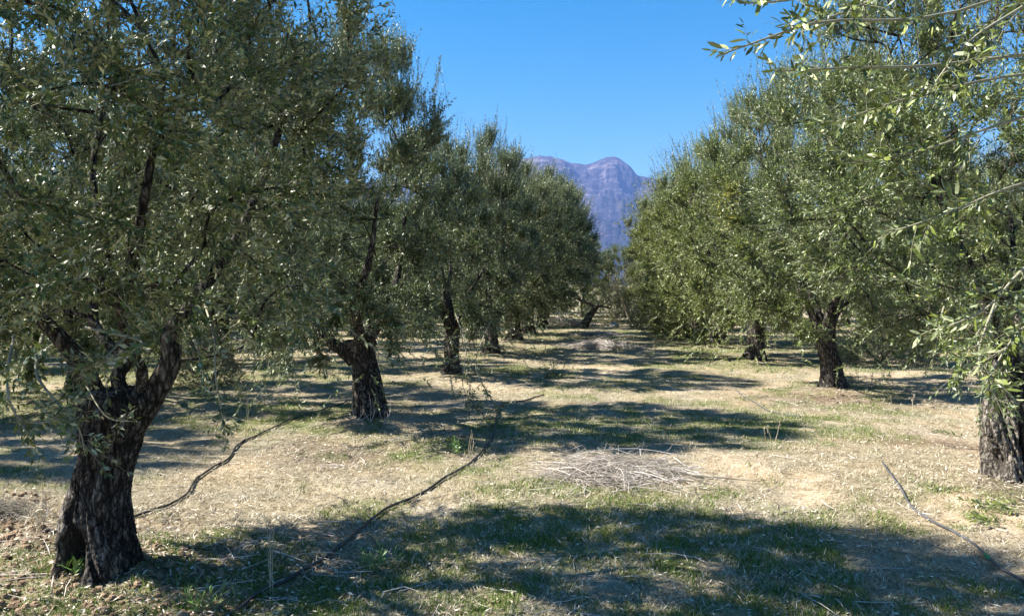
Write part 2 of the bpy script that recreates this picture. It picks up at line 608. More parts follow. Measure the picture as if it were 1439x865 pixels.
# ------------------------------------------------------------------ the mountain
def build_mountain():
    prof = np.array([(-2600, 392), (-1500, 380), (-800, 340), (-300, 300), (100, 262), (400, 262), (560, 255), (640, 244), (690, 236), (725, 225), (752, 221), (776, 220.5), (785, 223), (791, 224.5), (797, 228), (803, 231), (825, 232), (840, 228),
                     (850, 222.7), (855, 221.8), (863, 222), (871, 225), (880, 231), (887, 237), (893, 245), (896, 247.5), (903, 249), (920, 253), (945, 257), (1000, 268), (1120, 292), (1300, 330), (1600, 360), (2200, 385), (3400, 396)], float)
    D0 = 6800.0
    na, nr = 700, 110
    th = np.linspace(math.atan((-1900 - 719.5) / FPX), math.atan((2600 - 719.5) / FPX), na)
    # finer where it is seen
    pxs = 719.5 + FPX * np.tan(th)
    pxs = np.concatenate([np.linspace(-1800, 640, 60), np.linspace(640, 1000, 240)[1:], np.linspace(1000, 2600, 60)[1:]])
    na = len(pxs)
    py = np.interp(pxs, prof[:, 0], prof[:, 1])
    tt = np.linspace(0, 1, nr)
    X = np.zeros((nr, na))
    Y = np.zeros((nr, na))
    Z = np.zeros((nr, na))
    crest = np.array([P(a, b, D0)[2] for a, b in zip(pxs, py)])
    for j, px in enumerate(pxs):
        d = ray(px, 400)
        X[:, j] = d[0]
        Y[:, j] = d[1]
    depth = 3600 + tt * (9600 - 3600)
    tc = (D0 - 3600) / 6000
    X *= depth[:, None]
    Y *= depth[:, None]
    up = np.clip(tt / tc, 0, 1)
    dn = np.clip((1 - tt) / (1 - tc), 0, 1)
    shape = np.where(tt < tc, 0.55 * up + 0.35 * up ** 1.9 + 0.10 * up ** 5, dn ** 1.3)
    rid = 1 - np.abs(2 * fbm(X / 900, Y / 900, 0, 61, 6, .55) - 1)
    rid2 = fbm(X / 260, Y / 260, 0, 62, 6, .6)
    env = np.sin(np.pi * np.clip(shape, 0, 1)) ** 0.8
    Z = crest[None] * shape[:, None] + env[:, None] * ((rid - .72) * 430 + (rid2 - .5) * 360)
    small = (fbm(X / 70, Y / 70, 0, 63, 4, .6) - .5) * 46 * np.clip(shape * 1.6, 0, 1)[:, None]
    Z = Z + small * 1.0
    # cliff band just below the crest
    cl = np.exp(-((tt - (tc - 0.055)) / 0.03) ** 2)
    Z = Z - cl[:, None] * 25 * (fbm(X / 120, Y / 400, 0, 64, 4) > 0.42)
    # keep the crest outline exact
    kc = np.argmin(np.abs(tt - tc))
    Z[kc] = crest + (fbm(pxs / 14, 0 * pxs, 0, 65, 4) - .5) * 30
    for d in range(1, 5):
        Z[kc - d] = np.minimum(Z[kc - d], crest - 14 * d)
    for d in range(1, nr - kc):
        Z[kc + d] = np.minimum(Z[kc + d], crest - 12 * d)
    Z = np.minimum(Z, 1390)
    Z[0] = -30
    Z[-1] = -30
    idx = np.arange(nr * na).reshape(nr, na)
    f = np.stack([idx[:-1, :-1], idx[:-1, 1:], idx[1:, 1:], idx[1:, :-1]], -1).reshape(-1, 4)
    acc = Acc()
    acc.add(np.stack([X, Y, Z], -1), f, 0, True)
    t = NT('mountain_rock')
    v = t.pos((.001, .001, .001))
    vs = t.pos((.0009, .0016, .0020))
    a = t.noise(2.2, 8, 0.65, v, .6)
    b = t.noise(9, 8, 0.7, vs, .8)
    c = t.noise(28, 6, .7, vs)
    sep = t.n('ShaderNodeSeparateXYZ')
    t.t.links.new(t.n('ShaderNodeNewGeometry').outputs['Normal'], sep.inputs[0])
    steep = t.math('SUBTRACT', 1.0, sep.outputs['Z'])
    hz = t.n('ShaderNodeSeparateXYZ')
    t.t.links.new(t.n('ShaderNodeNewGeometry').outputs['Position'], hz.inputs[0])
    hh = t.math('MULTIPLY', hz.outputs['Z'], 1 / 1100.0)
    f1 = t.math('ADD', t.math('ADD', t.math('MULTIPLY', b, .75), t.math('MULTIPLY', c, .35)), t.math('ADD', t.math('MULTIPLY', steep, .12), t.math('MULTIPLY', hh, .16)))
    col = t.ramp(f1, [(0.56, (0.02, 0.028, 0.034)), (0.68, (0.045, 0.042, 0.052)), (0.75, (0.095, 0.08, 0.088)), (0.83, (0.22, 0.18, 0.18))])
    m = t.done(t.bsdf(col, 0.95, 0.1, t.bump(c, 1.0, 25.0)))
    tag(acc.build('mountain', [m]), kind='structure')


build_mountain()


# ------------------------------------------------------------------ trees
def leaves(acc, Pb, D, C, L, pairs, ll=0.058, lw=0.0175, mat=1, detail=False, sere_fn=None, bright=0.0, seed=0, keep=None, stems=True, stem_mat=2, stem_r=0.0022, upbias=0.45, segs=2, tri=False):
    """opposite leaf pairs along curved shoots: base Pb, direction D, curvature C, length L"""
    g = np.random.default_rng(seed)
    n = len(Pb)
    if n == 0:
        return
    k = np.arange(pairs)
    t = (0.10 + 0.9 * (k + 0.5) / pairs)[None, :] + g.uniform(-.3, .3, (n, pairs)) / pairs
    t = np.clip(t, 0.03, 1)
    pos = Pb[:, None] + (D * L[:, None])[:, None] * t[..., None] + (C * L[:, None])[:, None] * (t ** 2)[..., None]
    tan = nrm(D[:, None] + 2 * C[:, None] * t[..., None])
    rv = nrm(g.normal(size=(n, 3)))
    u = nrm(np.cross(tan, rv[:, None]))
    v = np.cross(tan, u)
    phi = k[None, :] * (math.pi / 2) + g.uniform(-.5, .5, (n, pairs))
    for s in (0, 1):
        ph = phi + s * math.pi + g.uniform(-.3, .3, (n, pairs))
        side = np.cos(ph)[..., None] * u + np.sin(ph)[..., None] * v
        a = g.uniform(R(25), R(72), (n, pairs)) * (1.1 - 0.45 * t)
        d = tan * np.cos(a)[..., None] + side * np.sin(a)[..., None]
        d[..., 2] -= g.uniform(-0.05, 0.22, (n, pairs))
        d = nrm(d)
        nn = tan + np.array([0, 0, upbias]) + g.normal(size=d.shape) * 0.6
        nn = nrm(nn - d * np.sum(nn * d, -1, keepdims=True))
        b = np.cross(nn, d)
        sz = g.uniform(.62, 1.15, (n, pairs)) * (1 - 0.45 * np.clip((t - .75) / .25, 0, 1))
        le = (ll * sz)[..., None]
        wi = (lw * sz * g.uniform(.8, 1.15, (n, pairs)))[..., None] * 0.5
        p0 = pos + side * 0.002
        curl = g.uniform(-.02, .16, (n, pairs))[..., None]
        m = g.random((n, pairs)) > 0.10
        tint = np.clip(g.beta(.8, 1.1, (n, pairs)) * .9 + 0.12 * t + bright, 0, 1)
        if sere_fn is not None:
            se = sere_fn(p0)
            se = np.where(g.random((n, pairs)) < se, np.clip(se + .35, 0, 1), 0.0)
        else:
            se = np.where(g.random((n, pairs)) < 0.004, 0.8, 0.0)
        if detail:
            q1 = p0 + d * le * .28
            q2 = p0 + d * le * .66 - nn * curl * le * .3
            tip = p0 + d * le - nn * curl * le
            V = np.stack([p0, q1 + b * wi * .86 + nn * wi * .25, q1 - b * wi * .86 + nn * wi * .25, q2 + b * wi * .9 + nn * wi * .2, q2 - b * wi * .9 - nn * wi * .1, tip], -2)[m]
            F = np.array([[0, 2, 1], [1, 2, 4], [1, 4, 3], [3, 4, 5]])
            nv = 6
        elif tri:
            V = np.stack([p0 + b * wi, p0 - b * wi, p0 + d * le], -2)[m]
            F = np.array([[0, 1, 2]])
            nv = 3
        else:
            q = p0 + d * le * .45
            tip = p0 + d * le - nn * curl * le
            V = np.stack([p0, q + b * wi + nn * wi * .3, q - b * wi + nn * wi * .3, tip], -2)[m]
            F = np.array([[0, 2, 1], [1, 2, 3]])
            nv = 4
        cnt = len(V)
        if keep is not None:
            sel = keep(V[:, 0])
            if sel is not None and sel.any():
                acc.kept = getattr(acc, 'kept', [])
                for q_ in np.where(sel)[0]:
                    acc.kept.append((V[q_], F, float(tint[m][q_])))
                V = V[~sel]
                tm, sm = tint[m][~sel], se[m][~sel]
                cnt = len(V)
            else:
                tm, sm = tint[m], se[m]
        else:
            tm, sm = tint[m], se[m]
        if cnt:
            FF = (F[None] + (np.arange(cnt) * nv)[:, None, None]).reshape(-1, 3)
            acc.add(V.reshape(-1, 3), FF, mat, False, tint=np.repeat(tm, nv), sere=np.repeat(sm, nv))
    if stems:
        ts = np.linspace(0, 1, segs + 1)
        pts = Pb[:, None] + (D * L[:, None])[:, None] * ts[None, :, None] + (C * L[:, None])[:, None] * (ts ** 2)[None, :, None]
        uu = nrm(np.cross(D, rv))
        vv = np.cross(D, uu)
        rad = stem_r * (1.15 - ts)[None, :, None] * (L / 0.4)[:, None, None] ** .5
        ring = []
        for q in range(3):
            an = q * 2 * math.pi / 3
            ring.append(pts + rad * (math.cos(an) * uu + math.sin(an) * vv)[:, None])
        V = np.stack(ring, 2)          # n, segs+1, 3, 3
        base = (np.arange(n) * (segs + 1) * 3)[:, None, None]
        fl = []
        for s_ in range(segs):
            for q in range(3):
                a_, b_ = s_ * 3 + q, s_ * 3 + (q + 1) % 3
                fl.append([a_, b_, b_ + 3, a_ + 3])
        FF = (np.array(fl)[None] + base).reshape(-1, 4)
        acc.add(V.reshape(-1, 3), FF, stem_mat, True)


def crown_radius(d, seed, lump=0.32):
    return 1 + lump * (fbm(d[..., 0] * 1.7 + 5, d[..., 1] * 1.7, d[..., 2] * 1.7, seed, 3) - .5) * 2


def sprays(acc, extra, g, seed, ll, lw, detail, bright=0., keep=None):
    for ctrl, r0, nsh, sl in extra:
        path = smooth_path(ctrl, 14)
        tube(acc, path, np.linspace(r0, 0.0022, 14), 6, 2, False)
        tt = g.uniform(.15, 1, nsh) * 12.99
        i0 = tt.astype(int)
        bb = path[i0] + (path[i0 + 1] - path[i0]) * (tt - i0)[:, None]
        tg = nrm(path[i0 + 1] - path[i0])
        dd = nrm(tg * .8 + nrm(g.normal(size=(nsh, 3))) * .8 + np.array([0, 0, .2]))
        leaves(acc, bb, dd, g.normal(size=dd.shape) * .1 + np.array([0, 0, -.12]), g.uniform(.5, 1.2, nsh) * sl, max(4, int(sl * 1000 / 28)), ll, lw, 1, detail, None, bright, seed + 9, keep)
        leaves(acc, path[6:7], nrm(path[13:14] - path[6:7]), np.zeros((1, 3)), np.array([np.linalg.norm(path[13] - path[6])]), max(4, int(np.linalg.norm(path[13] - path[6]) / .03)), ll, lw, 1, detail, None, bright, seed + 10, keep, stems=False)


def grow_crown(name, root, cc, rx, ry, up, down, fork, limbs, seed, nshoot=3400, ncent=170, ll=0.060, lw=0.0185, leafmat=None, detail=False,
               sere_fn=None, keep=None, extra=None, sparse_top=0.0, mesh_only=False, cull=None, lump=0.32, bright=0.0, pairs=13, segs=2, tri=False, holes=.40):
    """crown of leafy shoots on a branching network; cc centre of the crown in tree space"""
    g = np.random.default_rng(seed)
    cc = np.asarray(cc, float)
    # centres spread through the crown, best candidate
    cand = []
    pts = np.zeros((0, 3))
    while len(pts) < ncent:
        d = nrm(g.normal(size=(26, 3)))
        d[:, 2] = np.where(d[:, 2] < -0.9, -d[:, 2], d[:, 2])
        rad = crown_radius(d, seed, lump)
        uu = g.uniform(0.22, 1, 26) ** 0.42
        q = cc + d * np.stack([np.full(26, rx), np.full(26, ry), np.where(d[:, 2] > 0, up, down)], -1) * (rad * uu)[:, None] * 0.92
        if cull is not None:
            ok = cull(q)
            q = q[ok]
            if len(q) == 0:
                continue
        if len(pts):
            dd = np.linalg.norm(q[:, None] - pts[None], axis=-1).min(1)
            q = q[np.argmax(dd)]
        else:
            q = q[0]
        pts = np.vstack([pts, q])
    # network
    nodes = [np.array(p) for lim in limbs for p in lim[len(lim) // 3:]]
    nd = np.array(nodes)
    nfork = np.linalg.norm(nd - fork, axis=1)
    order = np.argsort(np.linalg.norm(pts - fork, axis=1))
    acc = Acc()
    tips = []
    rads = []
    for oi in order:
        p = pts[oi]
        dist = np.linalg.norm(nd - p, axis=1)
        cost = dist + 0.25 * nfork + np.where(nd[:, 2] > p[2] + .3, 0.5, 0)
        j = int(np.argmin(cost))
        a = nd[j]
        vv = p - a
        ln = np.linalg.norm(vv)
        bend = nrm(np.cross(vv, g.normal(size=3))) * ln * 0.14 + np.array([0, 0, 0.10 * ln])
        tl = np.linspace(0, 1, 6)[:, None]
        seg = a + vv * tl + bend * (4 * tl * (1 - tl))
        r0 = 0.0065 + 0.010 * ln
        tube(acc, seg, np.linspace(r0, 0.004, 6), 5, 0, False)
        nd = np.vstack([nd, seg[2:]])
        nfork = np.concatenate([nfork, nfork[j] + np.linalg.norm(seg[2:] - a, axis=1)])
        tips.append(seg)
    # shoots
    ns = nshoot
    which = g.integers(0, len(tips), ns)
    tp = np.array(tips)
    tpar = g.uniform(0.35, 1.0, ns) ** 0.7 * 5
    i0 = np.clip(tpar.astype(int), 0, 4)
    fr = (tpar - i0)[:, None]
    base = tp[which, i0] * (1 - fr) + tp[which, i0 + 1] * fr
    rel = (base - cc) / np.array([rx, ry, up])
    rn = np.linalg.norm(rel, axis=1)
    out = nrm(base - cc)
    jit = nrm(g.normal(size=(ns, 3)))
    base = base + jit * np.abs(g.normal(size=(ns, 1))) * 0.11
    topw = np.clip(rel[:, 2], 0, 1)[:, None]
    loww = np.clip(-(base[:, 2:3] - (cc[2] - 0.2 * down)) / down, 0, 1)
    D = out * (0.55 + 0.15 * loww) + nrm(g.normal(size=(ns, 3))) * (0.75 + .45 * loww) + np.array([0, 0, 1.0]) * (0.5 + 0.8 * topw) - np.array([0, 0, .15]) * loww
    D = nrm(D)
    L = g.uniform(.14, .38, ns) * (1 + 0.35 * topw[:, 0]) * (1 - .3 * loww[:, 0])
    C = np.array([0, 0, 1.0]) * (g.uniform(-.22, .25, ns)[:, None] * (1 - topw) + 0.10 * topw) - np.array([0, 0, .10]) * loww
    lim = crown_radius(out, seed, lump)
    L = np.where(rn > lim * 1.02, L * 0.7, L)
    if cull is not None:
        ok = cull(base + D * L[:, None])
        base, D, C, L = base[ok], D[ok], C[ok], L[ok]
    hn = fbm(base[:, 0] * 1.9 + seed, base[:, 1] * 1.9, base[:, 2] * 1.9, seed + 2, 2)
    ok = hn + g.normal(size=len(hn)) * .03 > holes
    base, D, C, L = base[ok], D[ok], C[ok], L[ok]
    leaves(acc, base, D, C, L, pairs, ll, lw, 1, detail, sere_fn, bright, seed + 5, keep, segs=segs, tri=tri)
    # long upright water shoots on top and hanging sprays below
    nu = int(nshoot * .045)
    d = nrm(np.stack([g.normal(size=nu) * .6, g.normal(size=nu) * .6, g.uniform(.35, 1, nu)], -1))
    b = cc + d * np.array([rx, ry, up]) * (crown_radius(d, seed, lump) * g.uniform(.72, .95, nu))[:, None]
    dd = nrm(d * .35 + np.array([0, 0, 1.0]) + g.normal(size=(nu, 3)) * .16)
    LL = g.uniform(.35, .72, nu)
    if cull is not None:
        ok = cull(b)
        b, dd, LL = b[ok], dd[ok], LL[ok]
    leaves(acc, b, dd, g.normal(size=dd.shape) * .05, LL, 17, ll * .9, lw * .8, 1, detail, sere_fn, bright + .06, seed + 6, keep, segs=segs, tri=tri)
    nh = int(nshoot * .012)
    an = g.uniform(0, 2 * math.pi, nh)
    rr_ = g.uniform(.45, 1.0, nh)
    b = cc + np.stack([np.cos(an) * rx * rr_, np.sin(an) * ry * rr_, -down * g.uniform(.55, .95, nh)], -1)
    dd = nrm(np.stack([np.cos(an) * .45, np.sin(an) * .45, g.uniform(-.5, .35, nh)], -1) + g.normal(size=(nh, 3)) * .2)
    LL = g.uniform(.2, .42, nh)
    if cull is not None:
        ok = cull(b)
        b, dd, LL = b[ok], dd[ok], LL[ok]
    leaves(acc, b, dd, np.tile([0, 0, -.10], (len(b), 1)), LL, 13, ll, lw, 1, detail, sere_fn, bright, seed + 7, keep, segs=segs, tri=tri)
    if extra:
        sprays(acc, extra, g, seed, ll, lw, detail, bright, keep)
    mesh = acc.mesh(name, [BARK, leafmat or LEAF, SHOOT])
    mesh['kept'] = 0
    return mesh, getattr(acc, 'kept', [])


def trunk_mesh(ctrl, seed, sides=72, rings=90, twist=1.2, flute=0.10, bumps=(), flare=0.5, rough=0.10, bare=()):
    """gnarled trunk; ctrl rows are x, y, z, radius x, radius y"""
    c = smooth_path(ctrl, rings)
    th = np.linspace(0, 2 * math.pi, sides, endpoint=False)
    T, K = np.meshgrid(th, np.arange(rings))
    z = c[:, 2][K]
    z0 = c[0, 2]
    h = z - max(z0, 0)
    tw = T + twist * h
    prof = np.ones_like(T)
    prof += flute * (0.55 * np.sin(3 * tw + seed) + 0.35 * np.sin(5 * tw + 2.1 * seed + h) + 0.3 * np.sin(8 * tw + 1.3 * seed))
    fl = np.exp(-np.maximum(h, 0) / 0.16) * flare
    prof += fl * (0.55 + 0.55 * np.sin(4 * T + seed * 1.7) + 0.25 * np.sin(7 * T + seed))
    cx, cy = np.cos(tw), np.sin(tw)
    prof += rough * 1.8 * (fbm(cx * 2.4, cy * 2.4, h * 2.2, seed, 4) - .5)
    ridge = 1 - np.abs(2 * fbm(cx * 8, cy * 8, h * 2.2, seed + 3, 4) - 1)
    prof += rough * 1.9 * (ridge - .7)
    fine = fbm(cx * 20, cy * 20, h * 9, seed + 6, 3) - .5
    prof += rough * 0.55 * fine
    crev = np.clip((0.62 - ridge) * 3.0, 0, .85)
    br = np.zeros_like(T)
    for (bz, bt, dz, dt, amt) in bumps:
        dth = np.angle(np.exp(1j * (T - bt)))
        q = np.exp(-((h - bz) / dz) ** 2 - (dth / dt) ** 2)
        if amt < 0:
            q = np.clip((q - .25) * 2.2, 0, 1)
        prof += amt * q
        if amt < 0:
            crev = np.maximum(crev, np.clip(q * 1.3, 0, 1) * min(1, -amt * 2.5))
    for (bz, bt, dz, dt, amt) in bare:
        dth = np.angle(np.exp(1j * (T - bt)))
        br = np.maximum(br, amt * np.exp(-((h - bz) / dz) ** 2 - (dth / dt) ** 2))
    X = c[:, 0][K] + c[:, 3][K] * prof * np.cos(T)
    Y = c[:, 1][K] + c[:, 4][K] * prof * np.sin(T)
    Zv = z + 0.02 * (fbm(cx * 3, cy * 3, h * 5, seed + 8, 2) - .5)
    idx = np.arange(rings * sides).reshape(rings, sides)
    a, b = idx[:-1], idx[1:]
    f = np.stack([a, np.roll(a, -1, 1), np.roll(b, -1, 1), b], -1).reshape(-1, 4)
    acc = Acc()
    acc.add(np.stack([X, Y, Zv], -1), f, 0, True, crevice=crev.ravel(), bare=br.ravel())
    top = np.concatenate([np.stack([X[-1], Y[-1], Zv[-1]], -1), [[c[-1, 0], c[-1, 1], Zv[-1].mean() + .02]]])
    k = np.arange(sides)
    acc.add(top, np.stack([k, np.roll(k, -1), np.full(sides, sides)], -1), 0, True, crevice=.5, bare=0.)
    return acc.mesh('trunk', [BARK])


def limb_mesh(path, r0, r1, seed, sides=18):
    acc = Acc()
    n = len(path)
    tube(acc, path, r0 + (r1 - r0) * np.linspace(0, 1, n) ** .8, sides, 0, True, 0.28, seed, crevice=0.0, bare=0.0)
    return acc.mesh('limb', [BARK])


def default_limbs(fork, n, seed, reach=0.95, rise=1.35, a0=None):
    g = np.random.default_rng(seed)
    out = []
    st = g.uniform(0, 6.28) if a0 is None else a0
    for k in range(n):
        a = st + k * 2 * math.pi / n + g.uniform(-.35, .35)
        r = reach * g.uniform(.8, 1.15)
        z = rise * g.uniform(.85, 1.2)
        d = np.array([math.cos(a), math.sin(a), 0])
        ctrl = [fork - np.array([0, 0, .14]) + d * .03, fork + d * r * .28 + np.array([0, 0, z * .22]), fork + d * r * .5 + np.array([0, 0, z * .5]) + g.normal(size=3) * .06,
                fork + d * r * .85 + np.array([0, 0, z * .8]) + g.normal(size=3) * .08, fork + d * r * 1.25 + np.array([0, 0, z * 1.25])]
        out.append(smooth_path(ctrl, 18))
    return out


def make_tree(root, trunk_ctrl, limbs, limb_r, crown, seed, trunk_kw=None):
    tm = trunk_mesh(trunk_ctrl, seed, **(trunk_kw or {}))
    link('trunk', tm, root)
    for k, lp in enumerate(limbs):
        r0 = limb_r[k] if k < len(limb_r) else limb_r[-1]
        link('limb', limb_mesh(lp, r0, 0.018, seed + k), root)
    mesh, kept = crown
    c = link('crown', mesh, root)
    if len(kept):
        c['kind'] = 'stuff'
        for (V, F, tv) in kept[:300]:
            a = Acc()
            ctr = V[0].copy()
            a.add(V - ctr, F, 0, False, tint=tv, sere=0.0)
            link('leaf', a.mesh('leaf', [mesh.materials[1]]), c, ctr)
    return c


def on_ground(b):
    return np.array([b[0], b[1], gz(b[0], b[1])])


def in_view_keep(root_loc, maxn, near_first=True, rng_px=(0, 1439, 0, 865), maxdepth=5.0, seed=1):
    state = {'n': 0}
    g = np.random.default_rng(seed)

    def f(p):
        w_ = p + np.asarray(root_loc) - np.array([0, 0, CAMZ])
        dep = w_ @ fwd
        px = 719.5 + FPX * (w_ @ rgt) / np.maximum(dep, .1)
        py = 432.5 - FPX * (w_ @ upv) / np.maximum(dep, .1)
        ok = (dep > .3) & (dep < maxdepth) & (px > rng_px[0]) & (px < rng_px[1]) & (py > rng_px[2]) & (py < rng_px[3])
        ids = np.where(ok)[0]
        left = maxn - state['n']
        if left <= 0:
            return None
        ids = ids[np.argsort(dep[ids])][:left]
        state['n'] += len(ids)
        m = np.zeros(len(p), bool)
        m[ids] = True
        return m
    return f


ROWG = 'olive trees planted in rows'


def olive(base, label, group=ROWG):
    return empty('olive_tree', base, label, 'tree', group)


# ---- first tree of the left row, with the hollow trunk
def tree_left_first():
    b = on_ground(BASES['L1'])
    root = olive(b, 'nearest olive tree at left with hollow gnarled trunk, black hose passing behind it')
    dep = (b - np.array([0, 0, CAMZ])) @ fwd
    sc = dep / FPX

    def Q(px, py, dd=0.0):
        return P(px, py, dep + dd) - b
    rows = []
    for py, x0, x1, ry in ((845, 66, 214, .27), (822, 72, 206, .26), (795, 76, 200, .24), (765, 80, 196, .22), (730, 88, 190, .20), (700, 95, 186, .185), (668, 102, 190, .175), (640, 107, 197, .175),
                           (610, 107, 208, .18), (585, 107, 222, .19), (566, 108, 233, .19), (553, 114, 228, .16), (546, 128, 214, .11)):
        q = Q((x0 + x1) / 2, py)
        rows.append((q[0], q[1], q[2], (x1 - x0) / 2 * sc * .78, ry * .85))
    fork = Q(178, 560)
    limbs = [smooth_path([Q(150, 690), Q(172, 630), Q(200, 580), Q(224, 540), Q(243, 500), Q(240, 470), Q(262, 440), Q(290, 400, .1), Q(330, 340, .2), Q(370, 250, .3), Q(400, 160, .2)], 30),
             smooth_path([Q(180, 570), Q(165, 530), Q(178, 505, .12), Q(150, 480, .2), Q(130, 440, .3), Q(150, 360, .5), Q(130, 240, .6), Q(160, 100, .6)], 28),
             smooth_path([Q(140, 570), Q(122, 530, -.03), Q(108, 505, -.06), Q(80, 470, -.1), Q(40, 430, -.15), Q(0, 380, -.1), Q(-60, 280, 0), Q(-90, 150, 0)], 28),
             smooth_path([Q(190, 575), Q(200, 530, -.08), Q(190, 500, -.2), Q(170, 440, -.45), Q(190, 350, -.7), Q(210, 240, -.8), Q(230, 100, -.7)], 26)]
    cc = Q(150, 250)
    cc[2] = 2.8
    cc[0] -= 0.3
    extra = [([Q(285, 420, -.2), Q(300, 470, -.5), Q(303, 530, -.6), Q(312, 580, -.6), Q(318, 625, -.6)], .006, 14, .10),
             ([Q(60, 470, -.6), Q(50, 520, -.9), Q(75, 560, -1.), Q(110, 600, -1.), Q(120, 640, -1.)], .008, 20, .16),
             ([Q(20, 470, -.8), Q(10, 540, -1.1), Q(30, 590, -1.1), Q(90, 590, -1.1)], .007, 26, .18),
             ([Q(180, 470, -.6), Q(150, 500, -.8), Q(120, 540, -.8), Q(90, 560, -.9)], .007, 20, .16),
             ([Q(120, 540, -.5), Q(150, 585, -.6), Q(190, 592, -.6)], .004, 3, .10),
             ([Q(120, 460, -.7), Q(200, 480, -.9), Q(160, 500, -.9), Q(120, 520, -.9)], .007, 26, .16)]
    sere_c = Q(345, 422, -.9)

    def se(p):
        return np.exp(-np.sum((p - sere_c) ** 2, -1) / 0.0012) * .9 + 0.004

    def cull(p):
        front = (p[..., 1] < .45) & (np.abs(p[..., 0] - .1) < .62)
        low = front & (p[..., 2] < 1.33 + .25 * np.clip(p[..., 0], 0, 1))
        lowr = (p[..., 0] > .35) & (p[..., 2] < 1.15) & (p[..., 1] < .6)
        return ~(low | lowr)
    cr = grow_crown('crown', root, cc, 1.72, 1.85, 2.2, 2.0, fork, limbs, 101, nshoot=12500, ncent=320, segs=1, ll=.043, lw=.0155, sere_fn=se, extra=extra, lump=.30, holes=.44, cull=cull,
                    keep=in_view_keep(b, 300, maxdepth=3.0))
    import math as mm
    # angles: camera looks along +y, so the face towards the camera is at -pi/2
    kw = dict(sides=150, rings=190, twist=1.5, flute=.05, flare=.12, rough=.17,
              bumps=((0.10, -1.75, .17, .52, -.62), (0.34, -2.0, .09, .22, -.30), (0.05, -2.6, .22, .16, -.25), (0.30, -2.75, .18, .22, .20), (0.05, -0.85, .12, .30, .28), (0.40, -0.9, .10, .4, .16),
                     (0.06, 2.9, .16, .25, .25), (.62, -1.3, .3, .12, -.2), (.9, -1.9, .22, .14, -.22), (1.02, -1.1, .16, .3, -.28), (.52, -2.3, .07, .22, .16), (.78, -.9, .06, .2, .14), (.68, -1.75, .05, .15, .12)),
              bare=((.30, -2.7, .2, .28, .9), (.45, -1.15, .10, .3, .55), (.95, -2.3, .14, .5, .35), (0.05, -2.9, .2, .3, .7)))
    make_tree(root, rows, limbs, [.085, .045, .065, .035], cr, 3, kw)


tree_left_first()


def tree_left_second():
    b = on_ground(BASES['L2'])
    root = olive(b, 'second olive tree of the left row, leaning dark trunk with dry twigs at its foot')
    dep = (b - np.array([0, 0, CAMZ])) @ fwd
    sc = dep / FPX

    def Q(px, py, dd=0.0):
        return P(px, py, dep + dd) - b
    rows = []
    for py, x0, x1 in ((606, 492, 562), (595, 497, 552), (575, 498, 543), (550, 496, 538), (525, 495, 533), (505, 492, 528), (490, 484, 526), (478, 482, 528)):
        q = Q((x0 + x1) / 2, py)
        r = (x1 - x0) / 2 * sc * .95
        rows.append((q[0], q[1], q[2], r, r * .95))
    fork = Q(505, 495)
    limbs = [smooth_path([Q(498, 505), Q(482, 492), Q(462, 476), Q(440, 440), Q(420, 380), Q(400, 300)], 18),
             smooth_path([Q(510, 500), Q(520, 470), Q(545, 435, .2), Q(560, 380, .5), Q(570, 300, .6)], 18),
             smooth_path([Q(508, 500), Q(505, 465, -.2), Q(500, 430, -.6), Q(520, 360, -.9), Q(530, 280, -1.)], 18)]
    extra = [([Q(640, 440, -.5), Q(655, 490, -.7), Q(650, 540, -.8), Q(668, 575, -.9)], .008, 26, .2),
             ([Q(690, 450, -.4), Q(668, 510, -.6), Q(690, 560, -.7), Q(700, 575, -.7)], .007, 20, .2),
             ([Q(430, 440, -1), Q(400, 500, -1.2), Q(420, 530, -1.2)], .007, 18, .2)]
    acc = Acc()
    sprays(acc, extra, np.random.default_rng(9), 9, .052, .016, False)
    tag(acc.build('hanging_spray', [BARK, LEAF, SHOOT], root), kind='stuff')
    cr = (GEN[0][2], [])
    make_tree(root, rows, limbs, [.10, .11, .09], cr, 5, dict(sides=80, rings=90, twist=.8, flare=.2, rough=.12, bumps=((.1, -1.9, .12, .3, -.25), (.4, -1.2, .2, .2, -.15)), bare=((.2, -2.6, .2, .5, .5),)))
    c = [o for o in root.children if o.name.startswith('crown')][0]
    c.scale = (.80, .90, .93)
    c.rotation_euler = (0, -.20, 0)
    c.location = (-.10, 0, .02)


